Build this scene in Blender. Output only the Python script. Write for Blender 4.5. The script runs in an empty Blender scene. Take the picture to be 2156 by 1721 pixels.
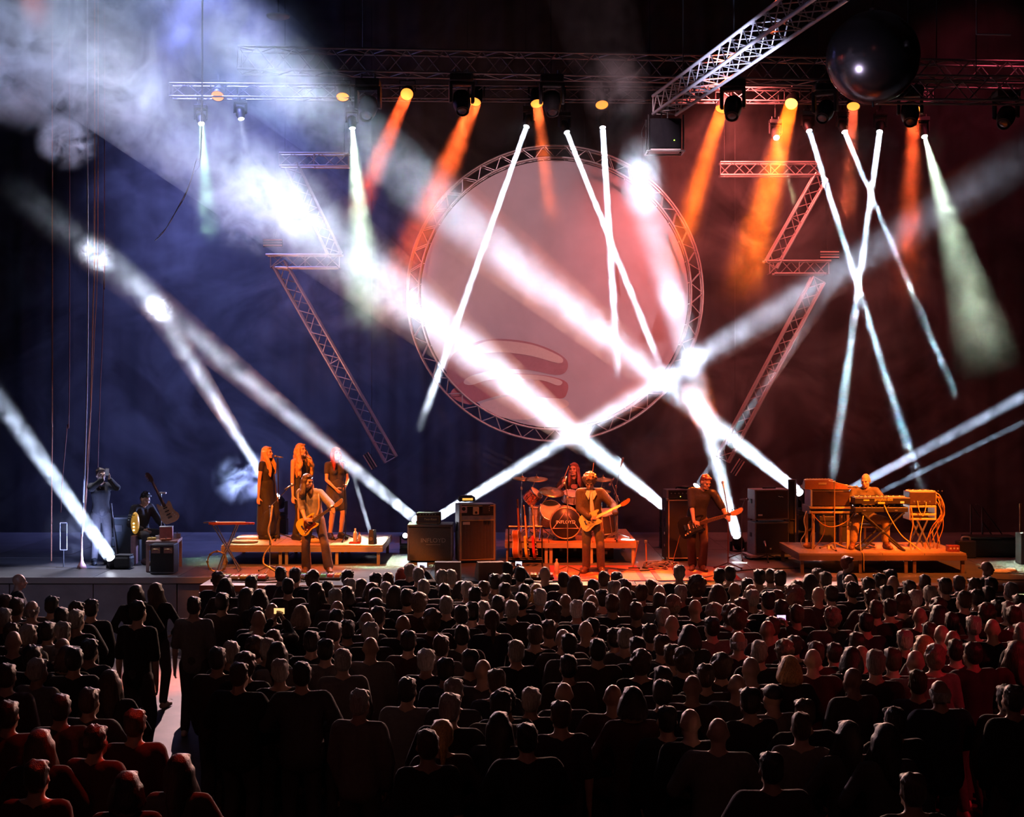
import bpy, bmesh, math, random
from mathutils import Vector, Matrix, Quaternion

C = bpy.context.collection
S = bpy.context.scene
PI = math.pi
V = Vector
rnd = random.Random(7)
FPX = 3000.0           # focal length in pixels of the 2156x1721 frame
EYE = 4.2              # camera height above the hall floor
DECK = 1.1             # stage height


def P(x, y, d):
    """A point d metres in front of the camera seen at pixel (x, y)."""
    return V(((x - 1078) * d / FPX, d, EYE + (825 - y) * d / FPX))


# ------------------------------------------------------------------ camera, world, exposure
cam = bpy.data.cameras.new('camera')
camo = bpy.data.objects.new('camera', cam)
C.objects.link(camo)
camo.location = (0, 0, EYE)
camo.rotation_euler = (PI / 2, 0, 0)
cam.sensor_width = 36
cam.lens = FPX / 2156 * 36
cam.shift_y = -35.5 / 2156
cam.clip_end = 300
S.camera = camo
S.view_settings.view_transform = 'Standard'
S.view_settings.look = 'None'
S.view_settings.gamma = 1
S.view_settings.use_curve_mapping = False
S.view_settings.exposure = 0.0
S.cycles.max_bounces = 3
S.cycles.diffuse_bounces = 1
S.cycles.glossy_bounces = 2
S.cycles.transmission_bounces = 3
S.cycles.transparent_max_bounces = 8
S.cycles.volume_bounces = 0
S.cycles.volume_step_rate = 1.0
S.cycles.volume_max_steps = 256
S.cycles.sample_clamp_indirect = 4
S.cycles.adaptive_threshold = .1
S.cycles.adaptive_min_samples = 16
world = bpy.data.worlds.new('hall_dark')
S.world = world
world.use_nodes = True
world.node_tree.nodes['Background'].inputs[0].default_value = (.0032, .0006, .0010, 1)


# ------------------------------------------------------------------ stage lamps (area and spot)
def aim(o, p, t):
    o.location = p
    o.rotation_mode = 'QUATERNION'
    o.rotation_quaternion = (V(t) - V(p)).to_track_quat('-Z', 'Y')


def area(p, t, sx, col, e, sy=None, spread=180):
    l = bpy.data.lights.new('wash_light', 'AREA')
    l.shape = 'RECTANGLE'
    l.size = sx
    l.size_y = sy or sx
    l.spread = math.radians(spread)
    l.color = col
    l.energy = e
    o = bpy.data.objects.new('wash_light', l)
    C.objects.link(o)
    aim(o, p, t)
    return o


def spot(p, t, ang, col, e, blend=.5, r=.08):
    l = bpy.data.lights.new('spot_light', 'SPOT')
    l.spot_size = math.radians(ang)
    l.spot_blend = blend
    l.color = col
    l.energy = e
    l.shadow_soft_size = r
    o = bpy.data.objects.new('spot_light', l)
    C.objects.link(o)
    aim(o, p, t)
    return o


# key and wash lights of the show, on the trusses, with some added fills
ORANGE, DEEP, RED, BLUE, COOL, PINK = (1, .20, .022), (1, .13, .012), (1, .045, .02), (.25, .29, 1), (.75, .86, 1), (1, .35, .33)
# orange keys from the front-of-house trusses onto the musicians
for x, y, d, t, a, c, e in ((-11.0, 10.0, 17.0, (-3.45, 24.5, 2.2), 7, ORANGE, 12000), (-6.0, 9.8, 16.0, (-4.2, 26.5, 2.4), 12, (1, .17, .012), 20000), (-3.0, 10, 14.5, (1.35, 24.5, 2.2), 6.5, (1, .17, .015), 9000),
                            (7.0, 9.6, 15.0, (3.25, 24.8, 2.2), 6.5, (1, .14, .02), 9000), (10.5, 9.8, 16.0, (6.7, 25.0, 2.15), 11, (1, .15, .010), 30000), (3.6, 10, 17.0, (1.1, 26.5, 2.2), 11, (1, .11, .035), 12000)):
    spot((x, d, y), t, a, c, e, .6, .12)
# orange floods from the front truss down onto the deck
for x, t, c, e, an in ((-3.4, -3.6, (1, .24, .03), 7000, 26), (-.8, .2, (1, .14, .03), 6500, 16), (.4, 1.45, (1, .11, .015), 13000, 20), (3.2, 3.3, (1, .12, .05), 9000, 18), (6.6, 6.8, (1, .18, .02), 9000, 26)):
    spot((x, 20.5, 11.0), (t, 24.9, 1.3), an, c, e, .8, .12)
spot((-1.8, 26.6, 9.8), (-2.2, 23.5, 1.1), 20, COOL, 6000, .6, .1)
spot((2.0, 26.6, 9.8), (2.2, 23.6, 1.1), 10, COOL, 5000, .6, .1)
spot((-7.5, 26.6, 9.8), (-7.5, 24.0, 1.1), 26, (.8, .8, 1), 5000, .8, .1)
# coloured washes on cloth, smoke and screen
spot((-6.6, 28.0, 13.6), (-5.6, 31, 7.2), 72, BLUE, 15000, 1, .4)
spot((4.4, 27.6, 10.6), (4.6, 30, 6.9), 112, (1, .15, .13), 3600, 1, .3)
spot((-.5, 8.0, 12.4), (.95, 29.4, 6.25), 16.5, (1, .60, .68), 9000, .25, .1)
# pink-orange light grazing the hung trusses
spot((-5.6, 24.6, 3.4), (-3.0, 29.2, 6.6), 50, (1, .40, .30), 1300, .8, .2)
spot((11.0, 24.0, 6.0), (4.5, 29.2, 6.0), 50, (1, .38, .34), 1400, .8, .2)
# added low back light without a fixture, skimming the heads of the crowd
for x, c, e in ((-5.2, (1, .60, .62), 2400), (.6, (1, .56, .42), 3000), (5.4, (1, .48, .40), 2700)):
    spot((x, 27.7, 4.9), (x * .9, 13, 1.75), 68, c, e * 1.6, .6, 0)
# blue-white light on the slanting truss
spot((2.2, 19.0, 6.5), (3.6, 20.5, 9.2), 60, (.62, .66, 1), 1300, .7, .2)
# added cool fill for the glow inside the smoke bank at the upper left
spot((-3.0, 25.5, 2.2), (-5.2, 17.5, 9.2), 34, (.42, .56, 1), 14000, .9, .2)
# red house lights at the rear corners of the hall
spot((-1.0, 13.0, 6.0), (-3.2, 10.0, 1.3), 40, RED, 800, .9, .2)
spot((10.0, 9.0, 6.0), (5.6, 14.0, 1.4), 36, (1, .03, .06), 800, .9, .2)
spot((-7, 8.0, 9.0), (-8.5, 23.8, .6), 26, (.6, .6, 1), 500, 1, .2)  # added cool fill brightening the stage skirt, no house lamp
spot((10, 25.5, 12.5), (9.0, 31, 8.5), 60, (1, .10, .16), 700, 1, .2)  # added red wash to lift the back wall behind the mirror ball
# added dim reddish fill over the crowd, without a lamp
spot((0, -3.0, 13.5), (0, 13.5, 1.5), 70, (1, .28, .24), 190, 1, .2)


# ------------------------------------------------------------------ materials
MATS = {}


def mk(name, col, rough=.55, metal=0., var=.12, scale=18., bump=0., emit=0., spec=.5, coat=0.):
    """Procedural material: noise-varied base colour with optional grain relief."""
    if name in MATS:
        return MATS[name]
    m = bpy.data.materials.new(name)
    m.use_nodes = True
    nt = m.node_tree
    b = nt.nodes['Principled BSDF']
    b.inputs['Roughness'].default_value = rough
    b.inputs['Metallic'].default_value = metal
    b.inputs['Specular IOR Level'].default_value = spec
    b.inputs['Coat Weight'].default_value = coat
    tc = nt.nodes.new('ShaderNodeTexCoord')
    nz = nt.nodes.new('ShaderNodeTexNoise')
    nz.inputs['Scale'].default_value = scale
    nz.inputs['Detail'].default_value = 3
    nt.links.new(tc.outputs['Object'], nz.inputs['Vector'])
    rp = nt.nodes.new('ShaderNodeValToRGB')
    rp.color_ramp.elements[0].position = .3
    rp.color_ramp.elements[1].position = .7
    rp.color_ramp.elements[0].color = (*[c * (1 - var) for c in col], 1)
    rp.color_ramp.elements[1].color = (*[min(1, c * (1 + var)) for c in col], 1)
    nt.links.new(nz.outputs['Fac'], rp.inputs[0])
    nt.links.new(rp.outputs[0], b.inputs['Base Color'])
    if emit:
        b.inputs['Emission Color'].default_value = (*col, 1)
        b.inputs['Emission Strength'].default_value = emit
    if bump:
        bp = nt.nodes.new('ShaderNodeBump')
        bp.inputs['Strength'].default_value = bump
        bp.inputs['Distance'].default_value = .01
        nt.links.new(nz.outputs['Fac'], bp.inputs['Height'])
        nt.links.new(bp.outputs[0], b.inputs['Normal'])
    MATS[name] = m
    return m


BLACK = mk('black_paint', (.012, .012, .013), .5)
TOLEX = mk('black_vinyl', (.02, .02, .02), .6, bump=.3, scale=90)
GREYV = mk('grey_vinyl', (.10, .10, .11), .6, bump=.3, scale=90)
ALU = mk('aluminium', (.62, .60, .60), .35, .8, .08)
CHROME = mk('chrome', (.75, .75, .75), .18, 1., .04)
STEEL = mk('dull_steel', (.25, .25, .26), .4, .8)
WHITE = mk('white_paint', (.72, .71, .68), .5)
CREAM = mk('cream_lacquer', (.80, .68, .30), .25, coat=.5, var=.04)
YELLOWL = mk('yellow_lacquer', (.85, .55, .06), .25, coat=.5, var=.05)
MAPLE = mk('maple', (.62, .36, .13), .4, var=.18, scale=40)
ROSEW = mk('rosewood', (.07, .03, .02), .5)
WOOD = mk('plywood', (.33, .22, .13), .6, var=.25, scale=12)
REDW = mk('red_varnish', (.35, .06, .02), .3, coat=.4)
SUNB = mk('sunburst_varnish', (.50, .16, .03), .25, coat=.5, var=.3, scale=6)
TORT = mk('tortoise_plastic', (.12, .02, .01), .3, var=.6, scale=50)
SKIN = mk('skin', (.55, .34, .25), .5, var=.06)
SKIND = mk('skin_tan', (.45, .27, .19), .5, var=.06)
RUBBER = mk('rubber', (.015, .015, .015), .7)
BRASS = mk('bronze_cymbal', (.50, .33, .13), .3, .9, .15, 30)
PAPER = mk('pale_print', (.75, .73, .68), .6, var=.03)
REDP = mk('red_paint', (.45, .03, .02), .4)
GOLD = mk('gold_trim', (.65, .48, .20), .4, .3)


# ------------------------------------------------------------------ object helpers
def link(o, parent=None):
    C.objects.link(o)
    if parent is not None:
        o.parent = parent
    return o


def tag(o, label=None, cat=None, group=None, kind=None):
    if label:
        o['label'] = label
    if cat:
        o['category'] = cat
    if group:
        o['group'] = group
    if kind:
        o['kind'] = kind
    return o


def thing(name, label, cat, loc=(0, 0, 0), rotz=0., group=None):
    o = bpy.data.objects.new(name, None)
    o.empty_display_size = .1
    link(o)
    o.location = loc
    o.rotation_euler = (0, 0, rotz)
    return tag(o, label, cat, group)


def dup(root, loc, rotz=None, label=None, group=None):
    """Copy of a thing with copies of its parts and sub-parts."""
    r = root.copy()
    C.objects.link(r)
    r.location = loc
    if rotz is not None:
        r.rotation_euler = (0, 0, rotz)
    if label:
        r['label'] = label
    if group:
        r['group'] = group
    for ch in list(root.children):
        c = ch.copy()
        C.objects.link(c)
        c.parent = r
        for g in ch.children:
            d = g.copy()
            C.objects.link(d)
            d.parent = c
    return r


class MB:
    """Collects shapes into one bmesh and links them as ONE mesh object."""

    def __init__(s):
        s.b = bmesh.new()

    def _x(s, vs, M):
        bmesh.ops.transform(s.b, matrix=M, verts=vs)

    def box(s, c, size, rot=None, bevel=0.):
        r = bmesh.ops.create_cube(s.b, size=1)
        vs = r['verts']
        M = Matrix.Translation(c) @ (rot.to_4x4() if rot else Matrix()) @ Matrix.Diagonal((*size, 1))
        s._x(vs, M)
        if bevel:
            es = list({e for v in vs for e in v.link_edges})
            bmesh.ops.bevel(s.b, geom=es, offset=bevel, segments=2, affect='EDGES', profile=.5)
        return s

    def cyl(s, p0, p1, r0, r1=None, n=12, caps=True):
        p0, p1 = V(p0), V(p1)
        r1 = r0 if r1 is None else r1
        D = p1 - p0
        r = bmesh.ops.create_cone(s.b, cap_ends=caps, segments=n, radius1=r0, radius2=r1, depth=D.length)
        s._x(r['verts'], Matrix.Translation((p0 + p1) / 2) @ D.to_track_quat('Z', 'Y').to_matrix().to_4x4())
        return s

    def ball(s, c, r, rot=None, sub=2):
        if not hasattr(r, '__len__'):
            r = (r, r, r)
        q = bmesh.ops.create_icosphere(s.b, subdivisions=sub, radius=1)
        s._x(q['verts'], Matrix.Translation(c) @ (rot.to_4x4() if rot else Matrix()) @ Matrix.Diagonal((*r, 1)))
        return s

    def cap(s, p0, p1, r0, r1=None, n=12):
        """Tapered capsule, closed."""
        p0, p1 = V(p0), V(p1)
        r1 = r0 if r1 is None else r1
        D = p1 - p0
        L = max(D.length, 1e-5)
        q = D.to_track_quat('Z', 'Y') if D.length > 1e-5 else Quaternion()
        rings = [(-r0 * math.cos(a), r0 * math.sin(a)) for a in (.45, 1., PI / 2)] + [(L + r1 * math.sin(a), r1 * math.cos(a)) for a in (0, .57, 1.12)]
        prev = None
        bot = s.b.verts.new(p0 + q @ V((0, 0, -r0)))
        for z, r in rings:
            ring = [s.b.verts.new(p0 + q @ V((r * math.cos(2 * PI * i / n), r * math.sin(2 * PI * i / n), z))) for i in range(n)]
            for i in range(n):
                j = (i + 1) % n
                if prev is None:
                    s.b.faces.new((bot, ring[j], ring[i]))
                else:
                    s.b.faces.new((prev[i], prev[j], ring[j], ring[i]))
            prev = ring
        top = s.b.verts.new(p0 + q @ V((0, 0, L + r1)))
        for i in range(n):
            s.b.faces.new((prev[i], prev[(i + 1) % n], top))
        return s

    def tube(s, pts, r, n=6, close=False):
        pts = [V(p) for p in pts]
        N = len(pts)
        prev = None
        first = None
        up = V((.31, .17, .93))
        for i, p in enumerate(pts):
            if close:
                t = pts[(i + 1) % N] - pts[i - 1]
            else:
                t = pts[min(i + 1, N - 1)] - pts[max(i - 1, 0)]
            t.normalize()
            a = t.cross(up)
            if a.length < .05:
                a = t.cross(V((1, 0, 0)))
            a.normalize()
            b = t.cross(a)
            ring = [s.b.verts.new(p + (a * math.cos(2 * PI * k / n) + b * math.sin(2 * PI * k / n)) * r) for k in range(n)]
            if prev:
                for k in range(n):
                    s.b.faces.new((prev[k], prev[(k + 1) % n], ring[(k + 1) % n], ring[k]))
            else:
                first = ring
            prev = ring
        if close:
            for k in range(n):
                s.b.faces.new((prev[k], prev[(k + 1) % n], first[(k + 1) % n], first[k]))
        else:
            s.b.faces.new(first)
            s.b.faces.new(prev[::-1])
        return s

    def prism(s, pts, y0, y1, axis='y'):
        """Extrude a 2D outline (x, z) between y0 and y1."""
        f = (lambda a, b, c: (a, c, b)) if axis == 'y' else (lambda a, b, c: (a, b, c))
        A = [s.b.verts.new(f(p[0], p[1], y0)) for p in pts]
        B = [s.b.verts.new(f(p[0], p[1], y1)) for p in pts]
        s.b.faces.new(A)
        s.b.faces.new(B[::-1])
        n = len(pts)
        for i in range(n):
            s.b.faces.new((A[i], B[i], B[(i + 1) % n], A[(i + 1) % n]))
        return s

    def lathe(s, prof, n=24, M=None):
        rings = []
        vs = []
        for r, z in prof:
            if r < 1e-6:
                v = s.b.verts.new((0, 0, z))
                rings.append([v])
                vs.append(v)
            else:
                ring = [s.b.verts.new((r * math.cos(2 * PI * k / n), r * math.sin(2 * PI * k / n), z)) for k in range(n)]
                rings.append(ring)
                vs += ring
        for a, b in zip(rings, rings[1:]):
            for k in range(n):
                j = (k + 1) % n
                if len(a) == 1:
                    s.b.faces.new((a[0], b[k], b[j]))
                elif len(b) == 1:
                    s.b.faces.new((a[k], b[0], a[j]))
                else:
                    s.b.faces.new((a[k], b[k], b[j], a[j]))
        if M:
            s._x(vs, M)
        return s

    def mesh(s, name, m=None, smooth=False):
        bmesh.ops.recalc_face_normals(s.b, faces=s.b.faces)
        me = bpy.data.meshes.new(name)
        s.b.to_mesh(me)
        s.b.free()
        if smooth:
            me.polygons.foreach_set('use_smooth', [True] * len(me.polygons))
        if m:
            me.materials.append(m)
        return me

    def build(s, name, m=None, parent=None, smooth=False, M=None):
        o = bpy.data.objects.new(name, s.mesh(name, m, smooth))
        link(o, parent)
        if M is not None:
            o.matrix_basis = M
        return o


def smooth_angle(o, deg=35):
    me = o.data
    me.polygons.foreach_set('use_smooth', [True] * len(me.polygons))
    me.set_sharp_from_angle(angle=math.radians(deg))
    return o


UNIT = {}


def rod(name, p0, p1, r, m, parent=None, n=8):
    """A straight round bar: shares one unit-cylinder mesh per material."""
    k = (m.name, n)
    if k not in UNIT:
        UNIT[k] = MB().cyl((0, 0, 0), (0, 0, 1), 1, n=n).mesh('bar', m, True)
        UNIT[k].set_sharp_from_angle(angle=1.0)
    o = bpy.data.objects.new(name, UNIT[k])
    link(o, parent)
    p0, p1 = V(p0), V(p1)
    D = p1 - p0
    o.matrix_basis = Matrix.Translation(p0) @ D.to_track_quat('Z', 'Y').to_matrix().to_4x4() @ Matrix.Diagonal((r, r, D.length, 1))
    return o


def slab(name, c, size, m, parent=None, bevel=0., rot=None):
    """A box part; plain ones share one unit mesh per material."""
    if bevel:
        return MB().box((0, 0, 0), size, None, bevel).build(name, m, parent, M=Matrix.Translation(c) @ (rot.to_4x4() if rot else Matrix()))
    k = (m.name, 'slab')
    if k not in UNIT:
        UNIT[k] = MB().box((0, 0, 0), (1, 1, 1)).mesh('slab', m)
    o = bpy.data.objects.new(name, UNIT[k])
    link(o, parent)
    o.matrix_basis = Matrix.Translation(c) @ (rot.to_4x4() if rot else Matrix()) @ Matrix.Diagonal((*size, 1))
    return o


def writing(name, txt, size, m, parent, M, depth=.002, align='CENTER', shear=0.):
    cu = bpy.data.curves.new(name, 'FONT')
    cu.body = txt
    cu.size = size
    cu.extrude = depth
    cu.align_x = align
    cu.align_y = 'CENTER'
    cu.shear = shear
    t = bpy.data.objects.new(name, cu)
    C.objects.link(t)
    dg = bpy.context.evaluated_depsgraph_get()
    me = bpy.data.meshes.new_from_object(t.evaluated_get(dg))
    bpy.data.objects.remove(t)
    me.materials.clear()
    me.materials.append(m)
    o = bpy.data.objects.new(name, me)
    link(o, parent)
    o.matrix_basis = M
    return o


FRONT = Matrix.Rotation(PI / 2, 4, 'X')      # text plane turned to face -Y


def rotm(x=0, y=0, z=0):
    return Matrix.Rotation(z, 3, 'Z') @ Matrix.Rotation(y, 3, 'Y') @ Matrix.Rotation(x, 3, 'X')


def cat_rom(pts, n=4, close=True):
    out = []
    N = len(pts)
    rng = range(N) if close else range(N - 1)
    for i in rng:
        if close:
            p0, p1, p2, p3 = pts[i - 1], pts[i], pts[(i + 1) % N], pts[(i + 2) % N]
        else:
            p0, p1, p2, p3 = pts[max(i - 1, 0)], pts[i], pts[i + 1], pts[min(i + 2, N - 1)]
        for k in range(n):
            t = k / n
            out.append(tuple(.5 * (2 * b + (c - a) * t + (2 * a - 5 * b + 4 * c - d) * t * t + (3 * b - a - 3 * c + d) * t ** 3) for a, b, c, d in zip(p0, p1, p2, p3)))
    if not close:
        out.append(tuple(pts[-1]))
    return out


def cable(name, pts, r, m, label=None, parent=None, cat='cable', n=5, group=None):
    o = MB().tube(cat_rom([tuple(p) for p in pts], 5, False), r, n).build(name, m, parent, True)
    if label:
        tag(o, label, cat, group)
    return o

# ------------------------------------------------------------------ the hall
def struct(name, mb, m):
    return tag(mb.build(name, m), kind='structure')


HALLM = mk('hall_plaster', (.035, .03, .03), .9, bump=.4, scale=6)
FLOORM = mk('hall_floor', (.10, .075, .06), .55, var=.25, scale=3)
struct('floor', MB().box((0, 13, -.1), (32, 38, .2)), FLOORM)
struct('ceiling', MB().box((0, 13, 15.1), (32, 38, .2)), HALLM)
struct('wall_left', MB().box((-15.9, 13, 7.5), (.2, 38, 15)), HALLM)
struct('wall_right', MB().box((15.9, 13, 7.5), (.2, 38, 15)), HALLM)
struct('wall_rear', MB().box((0, -5.9, 7.5), (32, .2, 15)), HALLM)
# back wall hung with heavy black cloth in folds
mb = MB()
pts = []
x = -15.8
while x <= 15.8:
    pts.append((x, 31.6 + .035 * math.sin(x * 7.1) + .02 * math.sin(x * 17 + 1)))
    x += .1
back = pts + [(15.8, 31.95), (-15.8, 31.95)]
mb.prism(back, 0, 15, 'z')
wb = struct('wall_back', mb, mk('drape_cloth', (.014, .012, .014), .95, var=.3, scale=1.2))
smooth_angle(wb, 60)

# ------------------------------------------------------------------ the stage
stage = tag(bpy.data.objects.new('stage', None), kind='structure')
link(stage)
DECKM = [mk('deck_board_' + w, c, .42, var=.18, scale=5) for w, c in
         (('grey', (.105, .10, .10)), ('pale', (.13, .125, .125)), ('worn', (.09, .086, .086)))]
k = 0
for j, (ya, yb) in enumerate(((23.8, 25.2), (25.2, 26.6), (26.6, 28.0), (28.0, 29.6), (29.6, 31.4))):
    xa = -12.6
    while xa < 12.5:
        slab('deck_panel', (xa + .7, (ya + yb) / 2, DECK - .06 - rnd.uniform(0, .004)), (1.392, yb - ya - .008, .12), DECKM[(k * 7 + j * 3) % 3], stage)
        xa += 1.4
        k += 1
xa = -5.0
while xa < 12.5:      # the front apron to the right of the step
    slab('deck_panel', (xa + .7, 23.3, DECK - .06 - rnd.uniform(0, .004)), (1.392, .992, .12), DECKM[k % 3], stage)
    xa += 1.4
    k += 1
SKIRT = mk('skirt_cloth', (.30, .28, .31), .8, var=.15, scale=4)
xa = -12.6
while xa < -5.05:
    slab('skirt_panel', (xa + .7, 23.84, .49), (1.38, .05, .97), SKIRT, stage)
    xa += 1.4
xa = -5.0
while xa < 12.5:
    slab('skirt_panel', (xa + .7, 22.84, .49), (1.38, .05, .97), SKIRT, stage)
    xa += 1.4
slab('skirt_panel', (-5.0, 23.32, .49), (.05, .95, .97), SKIRT, stage)
slab('edge_strip', (3.8, 22.8, DECK - .05), (17.6, .03, .1), mk('edge_varnish', (.32, .14, .08), .4), stage)
slab('edge_strip', (-8.8, 23.79, DECK - .05), (7.6, .03, .1), mk('edge_grey', (.40, .38, .38), .4), stage)


# ------------------------------------------------------------------ trusses
def box_truss(label, p0, p1, w, h, nbay, m, name='lighting_truss', rc=.025, rb=.011, up=V((0, 0, 1)), faces='fbtu', cat='truss', group=None, hang=(.15, .5, .85)):
    p0, p1 = V(p0), V(p1)
    t = thing(name, label, cat, p0, 0, group)
    X = (p1 - p0).normalized()
    Yv = up.cross(X).normalized()
    Zv = X.cross(Yv)
    L = (p1 - p0).length

    def q(u, a, b):
        return X * (u * L) + Yv * (a * w / 2) + Zv * (b * h / 2)
    for a in (-1, 1):
        for b in (-1, 1):
            rod('chord', q(0, a, b), q(1, a, b), rc, m, t)
    for i in range(nbay):
        u0, u1 = i / nbay, (i + 1) / nbay
        s = 1 if i % 2 else -1
        if 'f' in faces:
            rod('brace', q(u0, -1, s), q(u1, -1, -s), rb, m, t, 6)
        if 'b' in faces:
            rod('brace', q(u0, 1, -s), q(u1, 1, s), rb, m, t, 6)
        if 't' in faces:
            rod('brace', q(u0, s, 1), q(u1, -s, 1), rb, m, t, 6)
        if 'u' in faces:
            rod('brace', q(u0, -s, -1), q(u1, s, -1), rb, m, t, 6)
    if hang:
        for u in hang:
            c = p0 + X * (u * L)
            rod('hoist_chain', q(u, 0, 1), V((c.x, c.y, 14.99)) - p0, .010, BLACK, t, 5)
    for u in (0, 1):
        for a in (-1, 1):
            rod('end_bar', q(u, a, -1), q(u, a, 1), rb, m, t, 6)
        for b in (-1, 1):
            rod('end_bar', q(u, -1, b), q(u, 1, b), rb, m, t, 6)
    return t


TRM = mk('truss_alu', (.26, .25, .26), .4, .6, .1)
box_truss('long upper lighting truss across the stage, carrying the row of moving heads', P(505, 127, 27), P(2230, 160, 27), .45, .42, 44, TRM, rc=.024, rb=.012)
box_truss('rear lighting truss hung just below and behind the upper one', P(360, 192, 28.6), P(1960, 204, 28.6), .3, .26, 46, TRM, rc=.018, rb=.009)
box_truss('lower right truss span behind the mirror ball', P(1850, 188, 26.4), P(2260, 192, 26.4), .4, .44, 9, TRM, rc=.022, rb=.011)
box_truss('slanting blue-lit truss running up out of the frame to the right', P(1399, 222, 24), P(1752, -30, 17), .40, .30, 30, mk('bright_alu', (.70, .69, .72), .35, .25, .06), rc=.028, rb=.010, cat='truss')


def ladder(label, pts, w, dep, m, name='zigzag_truss'):
    """Lightning-bolt truss: a chain of flat box spans along pts (pixel points at one depth)."""
    t = thing(name, label, 'truss', pts[0], 0)
    o = V(pts[0])
    rc, rb = .024, .011
    for a, b, e0, e1 in pts[1]:
        a, b = V(a) - o, V(b) - o
        X = (b - a).normalized()
        Yv = V((0, 1, 0))
        Zv = X.cross(Yv).normalized()
        L = (b - a).length
        n = max(3, int(round(L / (w * 1.0))))

        def q(u, s, dz):
            return a + X * (u * L) + Yv * (s * dep / 2) + Zv * (dz * w / 2)
        for s in (-1, 1):
            for dz in (-1, 1):
                rod('chord', q(-e0 * dz / L, s, dz), q(1 + e1 * dz / L, s, dz), rc, m, t)
        for i in range(n):
            k = 1 if i % 2 else -1
            rod('brace', q(i / n, -1, k), q((i + 1) / n, -1, -k), rb, m, t, 6)
            rod('brace', q(i / n, 1, -k), q((i + 1) / n, 1, k), rb, m, t, 6)
        for u in (0, .5, 1):
            rod('rung', q(u, -1, -1), q(u, -1, 1), rb, m, t, 6)
            for dz in (-1, 1):
                rod('rung', q(u, -1, dz), q(u, 1, dz), rb, m, t, 6)
    return t


D0 = 29.2


def wires(t, xs):
    o = t.location
    for p in xs:
        rod('hanging_wire', V(p) - o, V((p.x, p.y, 15)) - o, .006, BLACK, t, 5)


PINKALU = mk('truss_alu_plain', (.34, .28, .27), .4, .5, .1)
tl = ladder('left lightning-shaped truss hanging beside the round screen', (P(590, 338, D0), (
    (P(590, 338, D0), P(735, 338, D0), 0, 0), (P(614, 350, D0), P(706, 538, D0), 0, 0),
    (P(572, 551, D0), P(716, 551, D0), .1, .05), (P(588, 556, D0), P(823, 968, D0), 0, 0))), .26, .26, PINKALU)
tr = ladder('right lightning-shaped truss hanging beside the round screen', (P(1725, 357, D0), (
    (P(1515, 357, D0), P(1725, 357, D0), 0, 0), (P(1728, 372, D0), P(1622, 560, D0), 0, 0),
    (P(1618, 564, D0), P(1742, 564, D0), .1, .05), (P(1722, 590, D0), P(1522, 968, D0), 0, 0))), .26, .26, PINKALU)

wires(tl, (P(600, 326, D0), P(725, 326, D0)))
wires(tr, (P(1525, 345, D0), P(1715, 345, D0)))

# ------------------------------------------------------------------ round screen in a ring truss
SC = P(1168, 619, 29.4)
scr = thing('round_screen', 'big pale round projection screen laced inside a circular truss', 'screen', SC)
SCRM = mk('screen_cloth', (.42, .37, .40), .8, var=.05, scale=2)
MB().cyl((0, .02, 0), (0, .05, 0), 2.76, n=96).build('screen_cloth', SCRM, scr)


def ring(name, R, y, r, m, n=96, parent=scr):
    return MB().tube([(R * math.cos(2 * PI * i / n), y, R * math.sin(2 * PI * i / n)) for i in range(n)], r, 6, True).build(name, m, parent, True)


for R in (2.80, 3.04):
    for y in (-.14, .14):
        ring('ring_chord', R, y, .024, PINKALU)
N = 84
for i in range(N):
    a, b = 2 * PI * i / N, 2 * PI * (i + 1) / N
    R0, R1 = (2.80, 3.04) if i % 2 else (3.04, 2.80)
    rod('brace', (R0 * math.cos(a), -.14, R0 * math.sin(a)), (R1 * math.cos(b), -.14, R1 * math.sin(b)), .010, PINKALU, scr, 6)
    if i % 2:
        rod('brace', (2.80 * math.cos(a), .14, 2.8 * math.sin(a)), (3.04 * math.cos(b), .14, 3.04 * math.sin(b)), .010, PINKALU, scr, 6)
        rod('brace', (2.80 * math.cos(a), -.14, 2.8 * math.sin(a)), (2.80 * math.cos(b), .14, 2.8 * math.sin(b)), .009, PINKALU, scr, 6)
        rod('brace', (3.04 * math.cos(a), -.14, 3.04 * math.sin(a)), (3.04 * math.cos(b), .14, 3.04 * math.sin(b)), .009, PINKALU, scr, 6)
for i in range(40):       # lacing between cloth and ring
    a = 2 * PI * (i + .5) / 40
    rod('lacing', (2.74 * math.cos(a), .03, 2.74 * math.sin(a)), (2.81 * math.cos(a + .01), .1, 2.81 * math.sin(a + .01)), .006, WHITE, scr, 5)


def patch(name, pxs, m, dy):
    q = [P(x, y, 29.4) - SC for x, y in cat_rom(pxs, 4)]
    MB().prism([(p.x, p.z) for p in q], .02 - dy, .02 - dy + .003).build(name, m, scr)


ROSE = mk('rose_projection', (.34, .16, .18), .8, var=.05)
ROSE2 = mk('deep_rose_projection', (.36, .13, .14), .8, var=.05)
PALEP = mk('pale_band_projection', (.56, .44, .40), .8, var=.04)
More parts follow.
